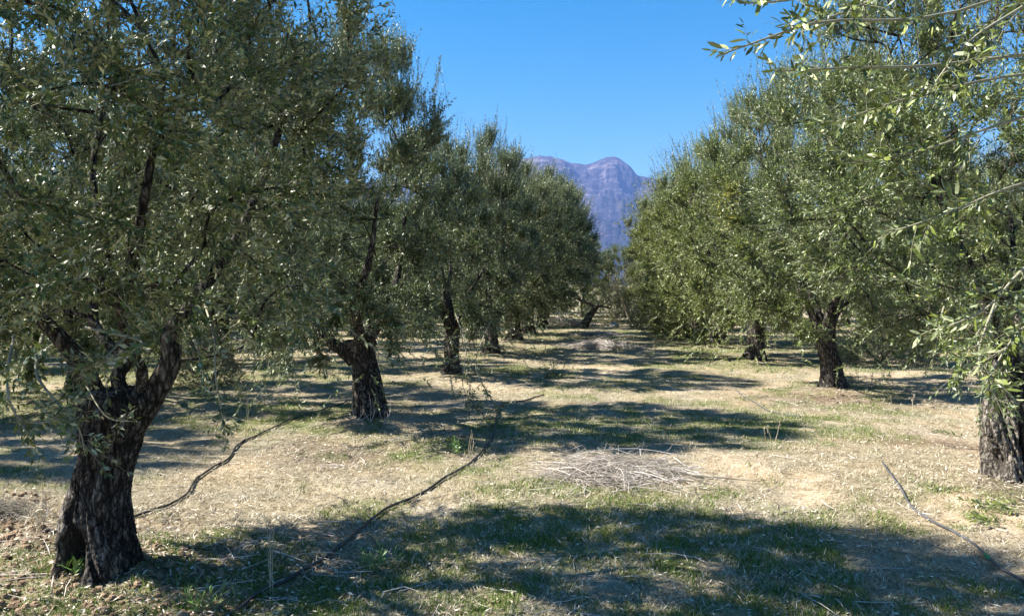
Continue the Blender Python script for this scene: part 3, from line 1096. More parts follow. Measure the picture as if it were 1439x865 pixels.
def tree_right_first():
    b = on_ground(BASES['R1'])
    root = olive(b, 'olive tree at the right edge with thick sunlit pale trunk, leaves hanging low')
    dep = (b - np.array([0, 0, CAMZ])) @ fwd
    sc = dep / FPX

    def Q(px, py, dd=0.0):
        return P(px, py, dep + dd) - b
    rows = []
    for py, x0, x1 in ((694, 1374, 1470), (680, 1384, 1462), (660, 1386, 1456), (640, 1384, 1452), (615, 1380, 1448), (595, 1377, 1446), (578, 1378, 1440), (560, 1384, 1438)):
        q = Q((x0 + x1) / 2, py)
        r = (x1 - x0) / 2 * sc * .86
        rows.append((q[0], q[1], q[2], r, r * .9))
    fork = Q(1410, 570)
    limbs = [smooth_path([Q(1412, 585), Q(1405, 530), Q(1395, 480), Q(1385, 420, -.1), Q(1350, 350, -.2), Q(1310, 250, -.2)], 18),
             smooth_path([Q(1420, 585), Q(1440, 530), Q(1470, 460), Q(1510, 380), Q(1540, 280)], 18),
             smooth_path([Q(1412, 585), Q(1420, 520, .3), Q(1430, 440, .6), Q(1420, 300, .9)], 18)]
    cc = np.array([-.12, -.1, 2.45])
    extra = [([Q(1400, 430, -1.4), Q(1360, 490, -1.8), Q(1345, 530, -1.9)], .008, 36, .16),
             ([Q(1400, 420, -1.6), Q(1375, 500, -2.2), Q(1400, 560, -2.4)], .008, 40, .2),
             ([Q(1330, 420, -1.), Q(1320, 460, -1.3), Q(1330, 500, -1.6)], .008, 36, .16)]

    def cull(p):
        # the gap in the low branches through which the sun reaches the trunk
        sv = -np.array(sdir)
        q = p - np.array([-.1, -.15, .55])
        along = q @ sv
        d = np.linalg.norm((q - along[..., None] * sv) * np.array([1, 1, .8]), axis=-1)
        low = p[..., 2] < .8 + 1.7 * np.clip(-.7 - p[..., 0], 0, .4)
        return ~(((d < .40) & (along > 0)) | low)
    cr = grow_crown('crown', root, cc, 1.8, 1.85, 2.5, 2.1, fork, limbs, 303, nshoot=10500, segs=1, ll=.046, holes=.38, cull=cull, ncent=190, extra=extra, leafmat=LEAF_R, lw=.0145,
                    keep=in_view_keep(b, 300, maxdepth=4.3))
    make_tree(root, rows, limbs, [.12, .11, .09], cr, 9, dict(sides=96, rings=110, twist=.8, flare=.22, rough=.26, bumps=((.30, -1.2, .25, .22, -.5), (.56, -1.9, .07, .2, -.5), (.15, -2.4, .1, .3, -.25), (.42, -2.5, .1, .3, .2), (.1, -1.8, .1, .3, .2)), bare=((.3, -2.2, .6, 1.6, 1.),)))  # bare here paints the sunlit face of the trunk paler


tree_right_first()


def tree_right_near():
    """stands right of the picture; its crown fills the upper right corner"""
    b = on_ground(R0)
    root = olive(b, 'olive tree beside the viewer, its large leaves filling the upper right corner of the photo')
    fork = np.array([0, 0, 1.1])
    limbs = default_limbs(fork, 4, 44, reach=.9, rise=1.2)

    def Q(px, py, d):
        return P(px, py, d) - b
    extra = [([Q(1560, -60, 2.9), Q(1330, 20, 2.7), Q(1160, 30, 2.45), Q(1075, 55, 2.35), Q(1010, 78, 2.3)], .007, 9, .09),
             ([Q(1300, -60, 2.7), Q(1180, -20, 2.5), Q(1110, 0, 2.4), Q(1040, 5, 2.3)], .006, 9, .12),
             ([Q(1560, 60, 2.9), Q(1330, 90, 2.7), Q(1200, 95, 2.5), Q(1090, 100, 2.4)], .007, 14, .11),
             ([Q(1560, 90, 3.0), Q(1400, 110, 2.8), Q(1270, 140, 2.6), Q(1180, 170, 2.5)], .007, 22, .14),
             ([Q(1560, 130, 3.0), Q(1420, 170, 2.7), Q(1300, 210, 2.6), Q(1210, 230, 2.6)], .007, 22, .15),
             ([Q(1560, 230, 3.0), Q(1430, 260, 2.7), Q(1330, 300, 2.6), Q(1240, 330, 2.6)], .007, 22, .14),
             ([Q(1560, 330, 3.0), Q(1450, 370, 2.7), Q(1390, 430, 2.6), Q(1330, 460, 2.6)], .007, 20, .14),
             ([Q(1560, 340, 3.0), Q(1470, 430, 2.8), Q(1420, 480, 2.7), Q(1385, 540, 2.6)], .007, 24, .14),
             ([Q(1560, -90, 3.0), Q(1450, 0, 2.8), Q(1360, 60, 2.6), Q(1290, 150, 2.5)], .007, 26, .15),
             ([Q(1500, -90, 3.2), Q(1300, -30, 3.0), Q(1180, 20, 2.9), Q(1100, 40, 2.8)], .008, 26, .16)]

    def cull(p):
        w_ = p + b
        # keep the space round the viewer and the view axis free
        lx = w_[..., 0]
        ly = w_[..., 1]
        return ~((lx < 1.55 + 0.12 * np.maximum(ly, 0)) & (ly > -2.5)) & (np.hypot(lx, ly) > 1.4)
    cc = np.array([-.1, .0, 2.55])
    cr = grow_crown('crown', root, cc, 1.75, 1.75, 2.0, 1.2, fork, limbs, 404, nshoot=3900, ncent=120, extra=extra, leafmat=LEAF_R, detail=True, ll=.050, lw=.0130, cull=cull,
                    keep=in_view_keep(b, 300, maxdepth=3.1))
    rows = [(0, 0, -.06, .30, .28), (0, 0, .1, .24, .22), (0, .02, .4, .2, .19), (0, 0, .8, .2, .2), (0, 0, 1.12, .2, .2)]
    make_tree(root, rows, limbs, [.1], cr, 12, dict(sides=48, rings=40))


tree_right_near()


# ---- the other trees of the two rows with crowns and trunks of their own
def plain_tree(base, label, pix_rows, seed, cc, rx, ry, up, down, leafmat=None, sere=None, nshoot=3600, nl=4, bump_kw=None, extra_px=(), bright=0., group=ROWG):
    b = on_ground(base)
    root = olive(b, label, group)
    dep = (b - np.array([0, 0, CAMZ])) @ fwd
    sc = dep / FPX
    rows = []
    for py, x0, x1 in pix_rows:
        q = P((x0 + x1) / 2, py, dep) - b
        r = (x1 - x0) / 2 * sc
        rows.append((q[0], q[1], q[2], r, r * .95))
    fork = np.array(rows[-1][:3]) - np.array([0, 0, .06])
    limbs = default_limbs(fork, nl, seed, reach=.75, rise=1.2)
    fn = None
    if sere is not None:
        cen = P(*sere[0]) - b
        sg = sere[1]

        def fn(p):
            return np.exp(-np.sum(((p - cen) / sg) ** 2, -1)) * .75 + 0.004
    extra = [([P(*q) - b for q in path], r0, n_, sl) for path, r0, n_, sl in extra_px]
    cr = grow_crown('crown', root, cc, rx, ry, up, down, fork, limbs, seed, nshoot=nshoot, ncent=160, leafmat=leafmat, sere_fn=fn, extra=extra, bright=bright, segs=1, tri=True, ll=.048, lw=.0185)
    make_tree(root, rows, limbs, [rows[-1][3] * .55], cr, seed % 17, dict(sides=64, rings=60, flare=.25, rough=.14, **(bump_kw or {})))


plain_tree(BASES['R2'], 'olive tree with dark bent trunk over bare litter, second trunk from the right edge', ((556, 1148, 1202), (546, 1154, 1194), (530, 1156, 1186), (510, 1155, 1182), (490, 1150, 1174), (470, 1146, 1172), (458, 1143, 1172)),
           606, np.array([-.15, 0, 2.7]), 2.05, 1.95, 2.65, 2.4, leafmat=LEAF_R, sere=((1000, 300, 11.0), np.array([.45, .9, .5])), nshoot=11500, bump_kw=dict(bare=((.5, -2.6, .4, .6, .7),)))  # bare paints the sunlit left side of this trunk paler

# ---- generic trees: three kinds, then copies
GEN = []


def generic(seed, rx, ry, up, down, zc, leafmat=None, nshoot=13800, bright=0.):
    fork = np.array([0.03, 0, .95])
    limbs = default_limbs(fork, 4, seed, reach=.85, rise=1.25)
    crown, _ = grow_crown('crown', None, np.array([0, 0, zc]), rx, ry, up, down, fork, limbs, seed, nshoot=nshoot, ncent=160, leafmat=leafmat, bright=bright, segs=1, ll=.049, lw=.0195, lump=.36, tri=True)
    rows = [(0, 0, -.12, .27, .26), (0, 0, .02, .22, .21), (.02, 0, .3, .17, .17), (.03, 0, .6, .16, .16), (.03, 0, 1.02, .17, .17)]
    tm = trunk_mesh(rows, seed % 13, sides=48, rings=40, flare=.4, rough=.16)
    lm = [limb_mesh(l, .09, .018, seed + k, 12) for k, l in enumerate(limbs)]
    GEN.append((tm, lm, crown))


generic(711, 2.1, 2.1, 2.15, 2.5, 2.7)
generic(822, 2.25, 2.1, 2.05, 2.7, 2.65, LEAF_R, bright=.05)
GEN.append(GEN[0])


def place(kind, x, y, rot, sc, label, group=ROWG):
    tm, lm, crown = GEN[kind]
    root = olive((x, y, gz(x, y) - .02), label, group)
    if not isinstance(sc, tuple):
        root.rotation_euler = (0, 0, rot)
    root.scale = sc if isinstance(sc, tuple) else (sc, sc, sc)
    link('trunk', tm, root)
    for m in lm:
        link('limb', m, root)
    link('crown', crown, root)
    return root


ORD = ['first', 'second', 'third', 'fourth', 'fifth', 'sixth', 'seventh', 'eighth', 'ninth', 'tenth', 'eleventh', 'twelfth']
ri = random.Random(5)
tree_left_second()
XL = float(np.mean([BASES[k][0] for k in ('L1', 'L2', 'L3', 'L4')]))
XR = float(np.mean([BASES[k][0] for k in ('R1', 'R2', 'R3')]))
STEP = 4.65
Y1 = float(BASES['L1'][1])
# left row, fourth onwards
for k, key in ((3, 'L3'), (4, 'L4'), (5, 'L5'), (6, 'L6')):
    bb = BASES[key]
    place(0, bb[0], bb[1], ri.uniform(0, 6.28), ((.74, .92, .885), (.84, .95, .90), (1.0, 1.0, 1.0), (1.06, 1.0, 1.06))[k - 3], 'olive tree, %s trunk of the left row counted from the viewer' % ORD[k - 1])
for k in (7, 8):
    place(1 if k == 8 else 2, XL + ri.uniform(-.1, .25), BASES['L6'][1] + STEP * (k - 6), ri.uniform(0, 6.28), (1.08, 1.05, 1.06), 'olive tree, %s of the left row, crown beside the far end of the grass lane' % ORD[k - 1])
# right row
for k, key in ((3, 'R3'), (4, 'R4'), (5, 'R5')):
    bb = BASES[key]
    place(1, bb[0] + (0, .1, .3)[k - 3], bb[1], ri.uniform(0, 6.28), ((1.05, 1.0, 1.10), (1.05, 1.0, 1.06), (1.06, 1.0, 1.0))[k - 3], 'olive tree in the right row, %s trunk in from the right edge' % ORD[k - 1])
for k in (6, 7, 8):
    place(1 if k % 2 else 0, XR - .05, BASES['R5'][1] + STEP * (k - 5), ri.uniform(0, 6.28), 1.06, 'olive tree, %s of the right row, crown beside the far end of the grass lane' % ORD[k - 1])
# rows further out
for k in range(9):
    jx = ri.uniform(-.15, .15)
    sx_, sy_ = ((-9.4, Y1 + 3.1), (-7.72, Y1 + 1.9 + STEP))[k] if k < 2 else (-8.1 + jx, Y1 + 1.9 + STEP * k)
    place(k % 3, sx_, sy_, ri.uniform(0, 6.28), ri.uniform(.92, 1.04), 'olive tree of the next row beyond the left row, %s from the viewer' % ORD[k])
for k in range(8):
    place((k + 1) % 3, XL - 11.2 + ri.uniform(-.3, .3), Y1 + 5.5 + STEP * k, ri.uniform(0, 6.28), ri.uniform(.92, 1.05), 'olive tree of the farthest row seen under the left crowns, %s from the viewer' % ORD[k])
for k in range(7):
    place((k + 2) % 3, XR + 6.0 + ri.uniform(-.25, .25), Y1 + 5.3 + STEP * k, ri.uniform(0, 6.28), ri.uniform(.92, 1.05), 'olive tree of the row behind the right row, %s from the viewer' % ORD[k])
for k in range(7):
    place(k % 3, -17.2 + ri.uniform(-.3, .3), Y1 + 12 + STEP * k, ri.uniform(0, 6.28), ri.uniform(.95, 1.1), 'olive tree closing the view at far left, %s of the outermost row' % ORD[k])
for k in range(5):
    place((k + 1) % 3, XR + 11.8 + ri.uniform(-.3, .3), Y1 + 14 + STEP * k, ri.uniform(0, 6.28), ri.uniform(.95, 1.1), 'olive tree closing the view at far right, %s of the outermost row' % ORD[k])
# trees closing the lane
for k, (x, y, s, kd) in enumerate(((-1.3, 40.5, .80, 1), (1.0, 41.5, .78, 2), (3.0, 44, .9, 1), (-4.0, 46, 1.0, 0))):
    place(kd, x, y, ri.uniform(0, 6.28), s, ['olive tree closing the far end of the lane, left of the gap', 'low olive tree closing the far end of the lane under the mountain',
                                           'olive tree at the far end of the lane, right of the gap', 'olive tree at the far end behind the left row'][k], 'trees across the far end of the lane')


# ------------------------------------------------------------------ ground cover
def scatter(n, rmin=2.6, rmax=38, half=R(44), seed=1, power=1.0):
    g = np.random.default_rng(seed)
    r = np.exp(g.uniform(math.log(rmin), math.log(rmax), n))
    a = math.pi / 2 + YAW + g.uniform(-half, half, n)
    return r * np.cos(a), r * np.sin(a), r, g


def blades(name, mat, x, y, h, wid, lean, seed, tint, segs=1, dz=0.0):
    g = np.random.default_rng(seed)
    n = len(x)
    a = g.uniform(0, 2 * math.pi, n)
    d = np.stack([np.cos(a) * lean, np.sin(a) * lean, np.sqrt(np.maximum(1 - lean ** 2, .0))], -1)
    b = g.uniform(0, 2 * math.pi, n)
    wv = np.stack([np.cos(b), np.sin(b), 0 * b], -1)
    wv = np.where((lean > .8)[:, None], nrm(np.cross(d, np.array([0, 0, 1.0]))), wv)
    z = ground_z(x, y) + dz
    p = np.stack([x, y, z], -1)
    tip = p + d * h[:, None]
    V = np.stack([p - wv * wid[:, None] * .5, p + wv * wid[:, None] * .5, tip], 1)
    F = np.arange(3 * n).reshape(-1, 3)
    acc = Acc()
    acc.add(V.reshape(-1, 3), F, 0, False, tint=np.repeat(tint, 3))
    return acc.build(name, [mat])


def ground_cover():
    x, y, r, g = scatter(430000, seed=71, half=R(40))
    bm_, gm = bare_mask(x, y), green_mask(x, y)
    lt = patches(x, y, PL)
    dens = fbm(x * 5, y * 5, 0, 81, 3)
    ok = g.random(len(x)) < np.clip((1.0 - .85 * bm_ - .5 * lt) * np.clip((dens - .3) * 3.2, .12, 1), 0.04, 1)
    x, y, r = x[ok], y[ok], r[ok]
    n = len(x)
    lean = np.clip(g.normal(.88, .14, n), .1, .998)
    h = g.uniform(.012, .055, n) * (1 + .03 * r)
    wid = g.uniform(.0022, .0052, n) * (1 + .06 * r)
    tag(blades('dry_grass', M_STRAW, x, y, h, wid, lean, 72, np.clip(g.normal(.48, .26, n), 0, 1), dz=.004),
        'short dry straw and cut grass covering the orchard floor', 'dry grass', kind='stuff')
    # green grass in clumps
    x, y, r, g = scatter(680000, seed=73, half=R(40))
    gm = green_mask(x, y)
    cl = fbm(x * 9, y * 9, 0, 83, 2)
    ok = g.random(len(x)) < np.clip(gm * 1.25, 0, 1) ** 1.3 * np.clip((cl - .32) * 4, .05, 1)
    x, y, r = x[ok], y[ok], r[ok]
    n = len(x)
    h = g.uniform(.014, .045, n) * (0.7 + cl[ok] * .8)
    tag(blades('green_grass', M_GRASS, x, y, h, g.uniform(.003, .007, n) * (1 + .05 * r), np.clip(g.normal(.5, .25, n), .02, .97), 74, np.clip(g.normal(.5, .22, n), 0, 1), dz=-.002),
        'patches of short green grass growing through the straw', 'grass', kind='stuff')
    # fallen leaves and chips
    x, y, r, g = scatter(110000, rmax=26, seed=75, half=R(40))
    lt = patches(x, y, PL)
    tr = np.zeros_like(x)
    for b in list(BASES.values()):
        tr = np.maximum(tr, np.exp(-((x - b[0]) ** 2 + (y - b[1]) ** 2) / 1.6))
    ok = g.random(len(x)) < np.clip(.30 + lt + tr * .8, 0, 1)
    x, y, r = x[ok], y[ok], r[ok]
    n = len(x)
    a = g.uniform(0, 6.283, n)
    d = nrm(np.stack([np.cos(a), np.sin(a), g.normal(0, .25, n)], -1))
    s = nrm(np.stack([-np.sin(a), np.cos(a), g.normal(0, .45, n)], -1))
    L = g.uniform(.016, .045, n)[:, None]
    W = L * g.uniform(.16, .34, n)[:, None]
    p = np.stack([x, y, ground_z(x, y) + g.uniform(.004, .022, n)], -1)
    V = np.stack([p - d * L * .5, p + s * W * .5, p - s * W * .5, p + d * L * .5], 1)
    F = (np.array([[0, 2, 1], [1, 2, 3]])[None] + (np.arange(n) * 4)[:, None, None]).reshape(-1, 3)
    acc = Acc()
    acc.add(V.reshape(-1, 3), F, 0, False, tint=np.repeat(np.clip(g.beta(1.1, 1.0, n), 0, 1), 4))
    tag(acc.build('leaf_litter', [M_LITTER]), 'fallen dry olive leaves and bark chips strewn under the trees', 'leaf litter', kind='stuff')
    # broken twigs lying about
    x, y, r, g = scatter(2600, rmax=22, seed=77)
    ok = g.random(len(x)) < np.clip(.25 + patches(x, y, PL), 0, 1)
    acc = Acc()
    for xx, yy in zip(x[ok], y[ok]):
        L = g.uniform(.08, .35)
        a = g.uniform(0, 6.28)
        d = np.array([math.cos(a), math.sin(a), g.normal(0, .08)])
        c = np.array([xx, yy, gz(xx, yy) + .012])
        tube(acc, [c, c + d * L * .5 + g.normal(size=3) * .01, c + d * L], [.003, .0025, .0015], 4, 0, False)
    tag(acc.build('fallen_twigs', [CUT]), 'small broken twigs strewn over the ground', 'twigs', kind='stuff')


ground_cover()


def clod(acc, c, s, seed):
    u = np.linspace(0, math.pi, 5)
    v = np.linspace(0, 2 * math.pi, 6, endpoint=False)
    U, Vv = np.meshgrid(u, v, indexing='ij')
    d = np.stack([np.sin(U) * np.cos(Vv), np.sin(U) * np.sin(Vv), np.cos(U) * .7], -1)
    k = 0.7 + .7 * fbm(d[..., 0] * 2 + seed, d[..., 1] * 2, d[..., 2] * 2, seed, 2)
    q = c + d * (s * k)[..., None]
    idx = np.arange(30).reshape(5, 6)
    a, b = idx[:-1], idx[1:]
    f = np.stack([a, b, np.roll(b, -1, 1), np.roll(a, -1, 1)], -1).reshape(-1, 4)
    acc.add(q, f, 0, False)


def clods():
    g = np.random.default_rng(5)
    acc = Acc()
    for k in range(1100):
        if k < 900:
            px, py = g.uniform(-60, 330), g.uniform(770, 900)
        elif k < 1200:
            px, py = g.uniform(-40, 70), g.uniform(690, 770)
        else:
            px, py = g.uniform(100, 1400), g.uniform(600, 880)
        c = G(px, py)
        s = g.uniform(.005, .022) * (1.5 if g.random() < .08 else 1)
        clod(acc, np.array([c[0], c[1], gz(c[0], c[1]) + s * .3]), s, k % 40)
    tag(acc.build('soil_clods', [SOIL_CLOD]), 'crumbled reddish soil clods around the foot of the nearest trunk', 'soil', kind='stuff')


clods()


def stone(px, py, s, mat, label, cat='stone'):
    c = G(px, py)
    g = np.random.default_rng(int(px))
    u = np.linspace(0, math.pi, 18)
    v = np.linspace(0, 2 * math.pi, 28, endpoint=False)
    U, Vv = np.meshgrid(u, v, indexing='ij')
    d = np.stack([np.sin(U) * np.cos(Vv), np.sin(U) * np.sin(Vv), np.cos(U)], -1)
    k = 0.72 + .55 * fbm(d[..., 0] * 1.6 + px, d[..., 1] * 1.6, d[..., 2] * 1.6, int(px), 4)
    q = d * np.array(s) * k[..., None]
    idx = np.arange(U.size).reshape(U.shape)
    a, b = idx[:-1], idx[1:]
    f = np.stack([a, b, np.roll(b, -1, 1), np.roll(a, -1, 1)], -1).reshape(-1, 4)
    acc = Acc()
    acc.add(q, f, 0, True)
    o = acc.build('stone', [mat], None, (c[0], c[1], gz(c[0], c[1]) + s[2] * .45))
    tag(o, label, cat)


stone(863, 460, (.20, .16, .15), STONE, 'pale boulder at the far end of the grass lane')
stone(146, 834, (.085, .08, .075), SOIL_CLOD, 'rounded brown stone at the foot of the hollow trunk')


# ------------------------------------------------------------------ irrigation hoses
def hose(pts, r, mat, label, knots=(), green=None, lift=0.0):
    W = np.array([G(*p) for p in pts])
    path = smooth_path(W, 20 * len(pts))
    gzz = ground_z(path[:, 0], path[:, 1])
    kk = 9
    gzz = np.convolve(np.pad(gzz, kk // 2, mode='edge'), np.ones(kk) / kk, 'valid')
    path[:, 2] = gzz + r + .002 + lift + 0.008 * (vn(path[:, 0] * 3, path[:, 1] * 3, 0, 9))
    base = path[0].copy()
    root = empty('irrigation_hose', base, label, 'hose', 'drip irrigation hoses on the ground')
    acc = Acc()
    tube(acc, path - base, r, 10, 0, True)
    acc.build('pipe', [mat], root)
    for t in knots:
        i = int(t * (len(path) - 2))
        d = nrm(path[i + 1] - path[i])
        a = Acc()
        tube(a, [-d * .025, -d * .012, d * .012, d * .025], [r * 1.1, r * 1.5, r * 1.5, r * 1.1], 10, 0, True)
        tube(a, [np.array([0, 0, 0]), np.array([.01, -.02, -.012])], [r * .8, r * .6], 8, 0, True)
        o = a.build('dripper', [HOSE], root, path[i] - base)
    if green is not None:
        i = int(green * (len(path) - 2))
        d = nrm(path[i + 1] - path[i])
        a = Acc()
        tube(a, [-d * .03, -d * .02, d * .02, d * .03], [r * 1.1, r * 1.4, r * 1.4, r * 1.1], 12, 0, True)
        o = a.build('connector', [HOSE_GREEN], root, path[i] - base)
        o['label'] = 'green hose connector'


hose([(120, 745), (190, 723), (235, 706), (262, 690), (275, 672), (300, 658), (322, 645), (335, 628), (360, 617), (400, 600), (445, 584), (490, 566), (505, 560)], .009, HOSE,
     'black hose running from behind the hollow trunk to the second trunk', (.35, .45, .62))
hose([(290, 890), (330, 862), (365, 836), (400, 822), (440, 800), (475, 772), (500, 748), (525, 722), (550, 706), (590, 694), (625, 674), (660, 653), (682, 634), (694, 614), (698, 594), (708, 575), (735, 566), (764, 556)], .0105, HOSE,
     'black hose snaking through the foreground shade between the trunks', (.30, .72))
hose([(1240, 660), (1252, 674), (1268, 696), (1280, 714), (1300, 729), (1335, 748), (1370, 768), (1400, 787), (1440, 808), (1490, 830)], .0085, HOSE_G,
     'grey hose on sandy ground by the right edge', (), .74)
hose([(1035, 548), (1052, 562), (1075, 574), (1100, 585), (1125, 590)], .007, HOSE_G, 'short thin grey hose at the edge of shade before the right row', ())


# ------------------------------------------------------------------ fallen stick, brush piles, weeds
def stick(pts, r, label, mat=TWIG):
    W = np.array([P(*p) if len(p) == 3 else G(*p) for p in pts])
    for q, p in zip(W, pts):
        if len(p) == 2:
            q[2] = gz(q[0], q[1]) + r + .01
    path = smooth_path(W, 16)
    base = path[0].copy()
    a = Acc()
    tube(a, path - base, np.linspace(r, r * .35, 16), 8, 0, True, .2, 3)
    tag(a.build('fallen_branch', [mat], None, base), label, 'branch')


stick([(975, 678), (1010, 680), (1040, 681), (1068, 682)], .009, 'single brown stick pointing right out of the nearest brush pile')
stick([(385, 784), (405, 790), (430, 796)], .006, 'short pale stick lying in the foreground shade', CUT)
stick([(290, 858), (305, 842), (322, 828)], .006, 'pale broken stick in front of the hollow trunk', CUT)


def brush_pile(px, py, wid, dpt, hgt, nbig, nsmall, label, seed, rs=1.0, brown=.3, lf=1.0):
    g = np.random.default_rng(seed)
    c = on_ground(G(px, py))
    root = empty('brush_pile', c, label, 'brush pile', 'piles of pruned olive twigs on the lane')

    def one(scale):
        a = g.normal(0.05, .85) + (math.pi if g.random() < .5 else 0)
        L = g.uniform(.3, .85) * scale * lf
        x0, y0 = g.normal(0, wid * .24), g.normal(0, dpt * .24)
        d = np.array([math.cos(a), math.sin(a) * .8, 0])
        hz = hgt * max(.05, 1 - (x0 / wid * 2) ** 2 - (y0 / dpt * 2) ** 2) * g.random()
        mid = np.array([x0, y0, hz + .02])
        arch = g.normal(.01, .05) * L
        p0, p1 = mid - d * L * .5, mid + d * L * .5
        side = np.array([-d[1], d[0], 0]) * g.normal(0, .10) * L
        p0[2] = max(.008, hz * .5 + g.uniform(-.02, .05))
        p1[2] = max(.008, hz * .5 + g.uniform(-.03, .09 if g.random() < .75 else .20))
        for q in (p0, p1):
            q[2] = min(q[2], hgt * 1.5)
        mid = mid + side
        mid[2] += arch
        for q in (p0, mid, p1):
            q[2] += gz(c[0] + q[0], c[1] + q[1]) - c[2]
        return smooth_path([p0, mid, p1], 7)
    for k in range(nbig):
        p = one(1.15)
        a = Acc()
        r = g.uniform(.002, .0055) * rs
        b0 = p[0].copy()
        tube(a, p - b0, np.linspace(r, r * .4, 7), 6, 0, True)
        if k % 3 == 0:
            f0 = p[3] - b0
            fe = f0 + (p[6] - p[3]) * g.uniform(.5, .9) + g.normal(size=3) * .05
            fe[2] = max(fe[2], .01)
            tube(a, smooth_path([f0, (f0 + fe) / 2 + g.normal(size=3) * .01, fe], 5), np.linspace(r * .6, r * .25, 5), 5, 0, False)
        a.build('stick', [TWIG if g.random() < brown else CUT], root, b0)
    a = Acc()
    for k in range(nsmall):
        p = one(.8)[::2]
        r = g.uniform(.0011, .0028) * rs
        tube(a, p, np.linspace(r, r * .4, 4), 4, 1 if g.random() < brown + .15 else 0, False)
    tag(a.build('twigs', [CUT, TWIG], root), kind='stuff')


brush_pile(868, 672, 1.0, .8, .11, 100, 1200, 'nearest pile of bleached pruned twigs in the middle of the lane', 11)
brush_pile(845, 489, 1.45, 1.5, .20, 70, 1000, 'greyish twig pile farther up the lane, second from the viewer', 12, 2.2, .12)
brush_pile(838, 471, 1.5, 1.3, .15, 40, 500, 'low pink-grey twig pile just beyond the second pile', 13, 2.4, .12)
brush_pile(787, 457, 2.6, 1.6, .42, 50, 600, 'large twig pile at the far end beside the leaning bare tree', 14, 2.6, .12)
brush_pile(5, 722, .45, .35, .09, 22, 240, 'small reddish heap of dead twigs at the left edge', 15, 1.0, .95, .45)


def stalks(px, py, n, h, spread, label, seed, tilt=.06, r=.0028, mat=None, heads=True):
    g = np.random.default_rng(seed)
    c = on_ground(G(px, py))
    root = empty('dry_weed', c, label, 'weed', 'dry weed stalks')
    for k in range(n):
        b = np.array([g.normal(0, spread), g.normal(0, spread), -.01])
        d = np.array([g.normal(0, tilt), g.normal(0, tilt), 1.0])
        L = h * g.uniform(.65, 1.05)
        p = smooth_path([b, b + d * L * .5 + g.normal(size=3) * .008, b + d * L + g.normal(size=3) * .012], 8)
        a = Acc()
        tube(a, p, np.linspace(r, r * .5, 8), 5, 0, True)
        if heads:
            for q in range(5):
                s = p[-1] - d * L * q * .05
                e = s + np.array([g.normal(0, .012), g.normal(0, .012), .02])
                tube(a, [s, e], [r * .9, r * .5], 4, 0, False)
        a.build('stalk', [mat or STRAW_STALK], root)


stalks(380, 832, 5, .34, .018, 'tuft of tall pale dry stalks beside the foreground hose', 21, .05)
stalks(1092, 642, 3, .30, .05, 'two slanting dry stalks at the edge of shade right of the nearest brush pile', 22, .22)
stalks(342, 590, 5, .34, .09, 'dry stalks behind the first hose, between the two nearest left trunks', 23)
stalks(1250, 573, 6, .22, .25, 'row of short dry stalks in the shade right of the bent trunk', 24)
stalks(660, 650, 3, .32, .05, 'thin dry stalks in shade near the hose bend', 25)


def leafy_weed(px, py, n, h, spread, label, seed, ll, lw, mat, up=1.0, cat='plant', name='green_weed', group=None, bright=.1, lie=False, stem=None):
    g = np.random.default_rng(seed)
    c = on_ground(G(px, py))
    root = empty(name, c, label, cat, group)
    a = Acc()
    b = np.stack([g.normal(0, spread, n), g.normal(0, spread, n), np.full(n, .02 if lie else -.005)], -1)
    if lie:
        an = g.uniform(-.6, .6, n)
        d = nrm(np.stack([-np.cos(an), np.sin(an) * .6, g.uniform(.0, .25, n)], -1))
    else:
        d = nrm(g.normal(size=(n, 3)) * .45 + np.array([0, 0, up]))
    leaves(a, b, d, np.zeros((n, 3)), g.uniform(.6, 1.1, n) * h, 9, ll, lw, 0, True, None, bright, seed, stem_mat=1, stem_r=.003)
    tag(a.build('leafage', [mat, stem or SHOOT], root), kind='stuff')


M_WEED = leaf_material('weed_leaf', (0.05, 0.10, 0.02), (0.13, 0.24, 0.05), (.1, .16, .06), (.18, .26, .1), .5)
WG = 'green weeds among the straw'
leafy_weed(112, 828, 9, .08, .06, 'bright green weed tuft at the foot of the hollow trunk', 31, .09, .012, M_WEED, group=WG)
leafy_weed(640, 640, 8, .16, .06, 'green weed in the shade below the second trunk', 32, .05, .014, M_WEED, group=WG)
leafy_weed(530, 800, 10, .15, .06, 'feathery green weed in the foreground shade by the hose', 33, .05, .008, M_WEED, group=WG)
leafy_weed(292, 862, 8, .16, .05, 'small green weed at the bottom edge in front of the hose', 34, .05, .008, M_WEED, group=WG)
leafy_weed(780, 528, 16, .45, .10, 'dark upright weed in the shade in mid lane', 35, .05, .016, LEAF, group=WG, bright=0, stem=TWIG)
leafy_weed(876, 494, 18, .5, .22, 'dark leafy weeds at the right end of the second brush pile', 36, .05, .02, LEAF, group=WG, bright=0, stem=TWIG)
leafy_weed(1228, 540, 14, .30, .2, 'sprawling weed beside the bent trunk of the right row', 37, .05, .018, LEAF, group=WG, bright=0, stem=TWIG)
leafy_weed(1418, 718, 6, .22, .10, 'fallen olive sprig with green leaves below the pale trunk', 41, .06, .016, LEAF_R, name='olive_sprig', cat='sprig', group='olive sprigs lying on the ground', lie=True)
leafy_weed(1395, 735, 4, .20, .06, 'small fallen olive sprig on bare sand by the right edge', 42, .06, .016, LEAF_R, name='olive_sprig', cat='sprig', group='olive sprigs lying on the ground', lie=True)
leafy_weed(1345, 612, 4, .22, .06, 'olive sprig lying on litter left of the pale trunk', 43, .06, .016, LEAF_R, name='olive_sprig', cat='sprig', group='olive sprigs lying on the ground', lie=True)
leafy_weed(45, 745, 9, .2, .06, 'spiky dry weed by the left edge behind the hollow trunk', 44, .09, .008, M_STRAW, name='dry_weed', cat='weed', group='dry weed stalks', stem=STRAW_STALK)


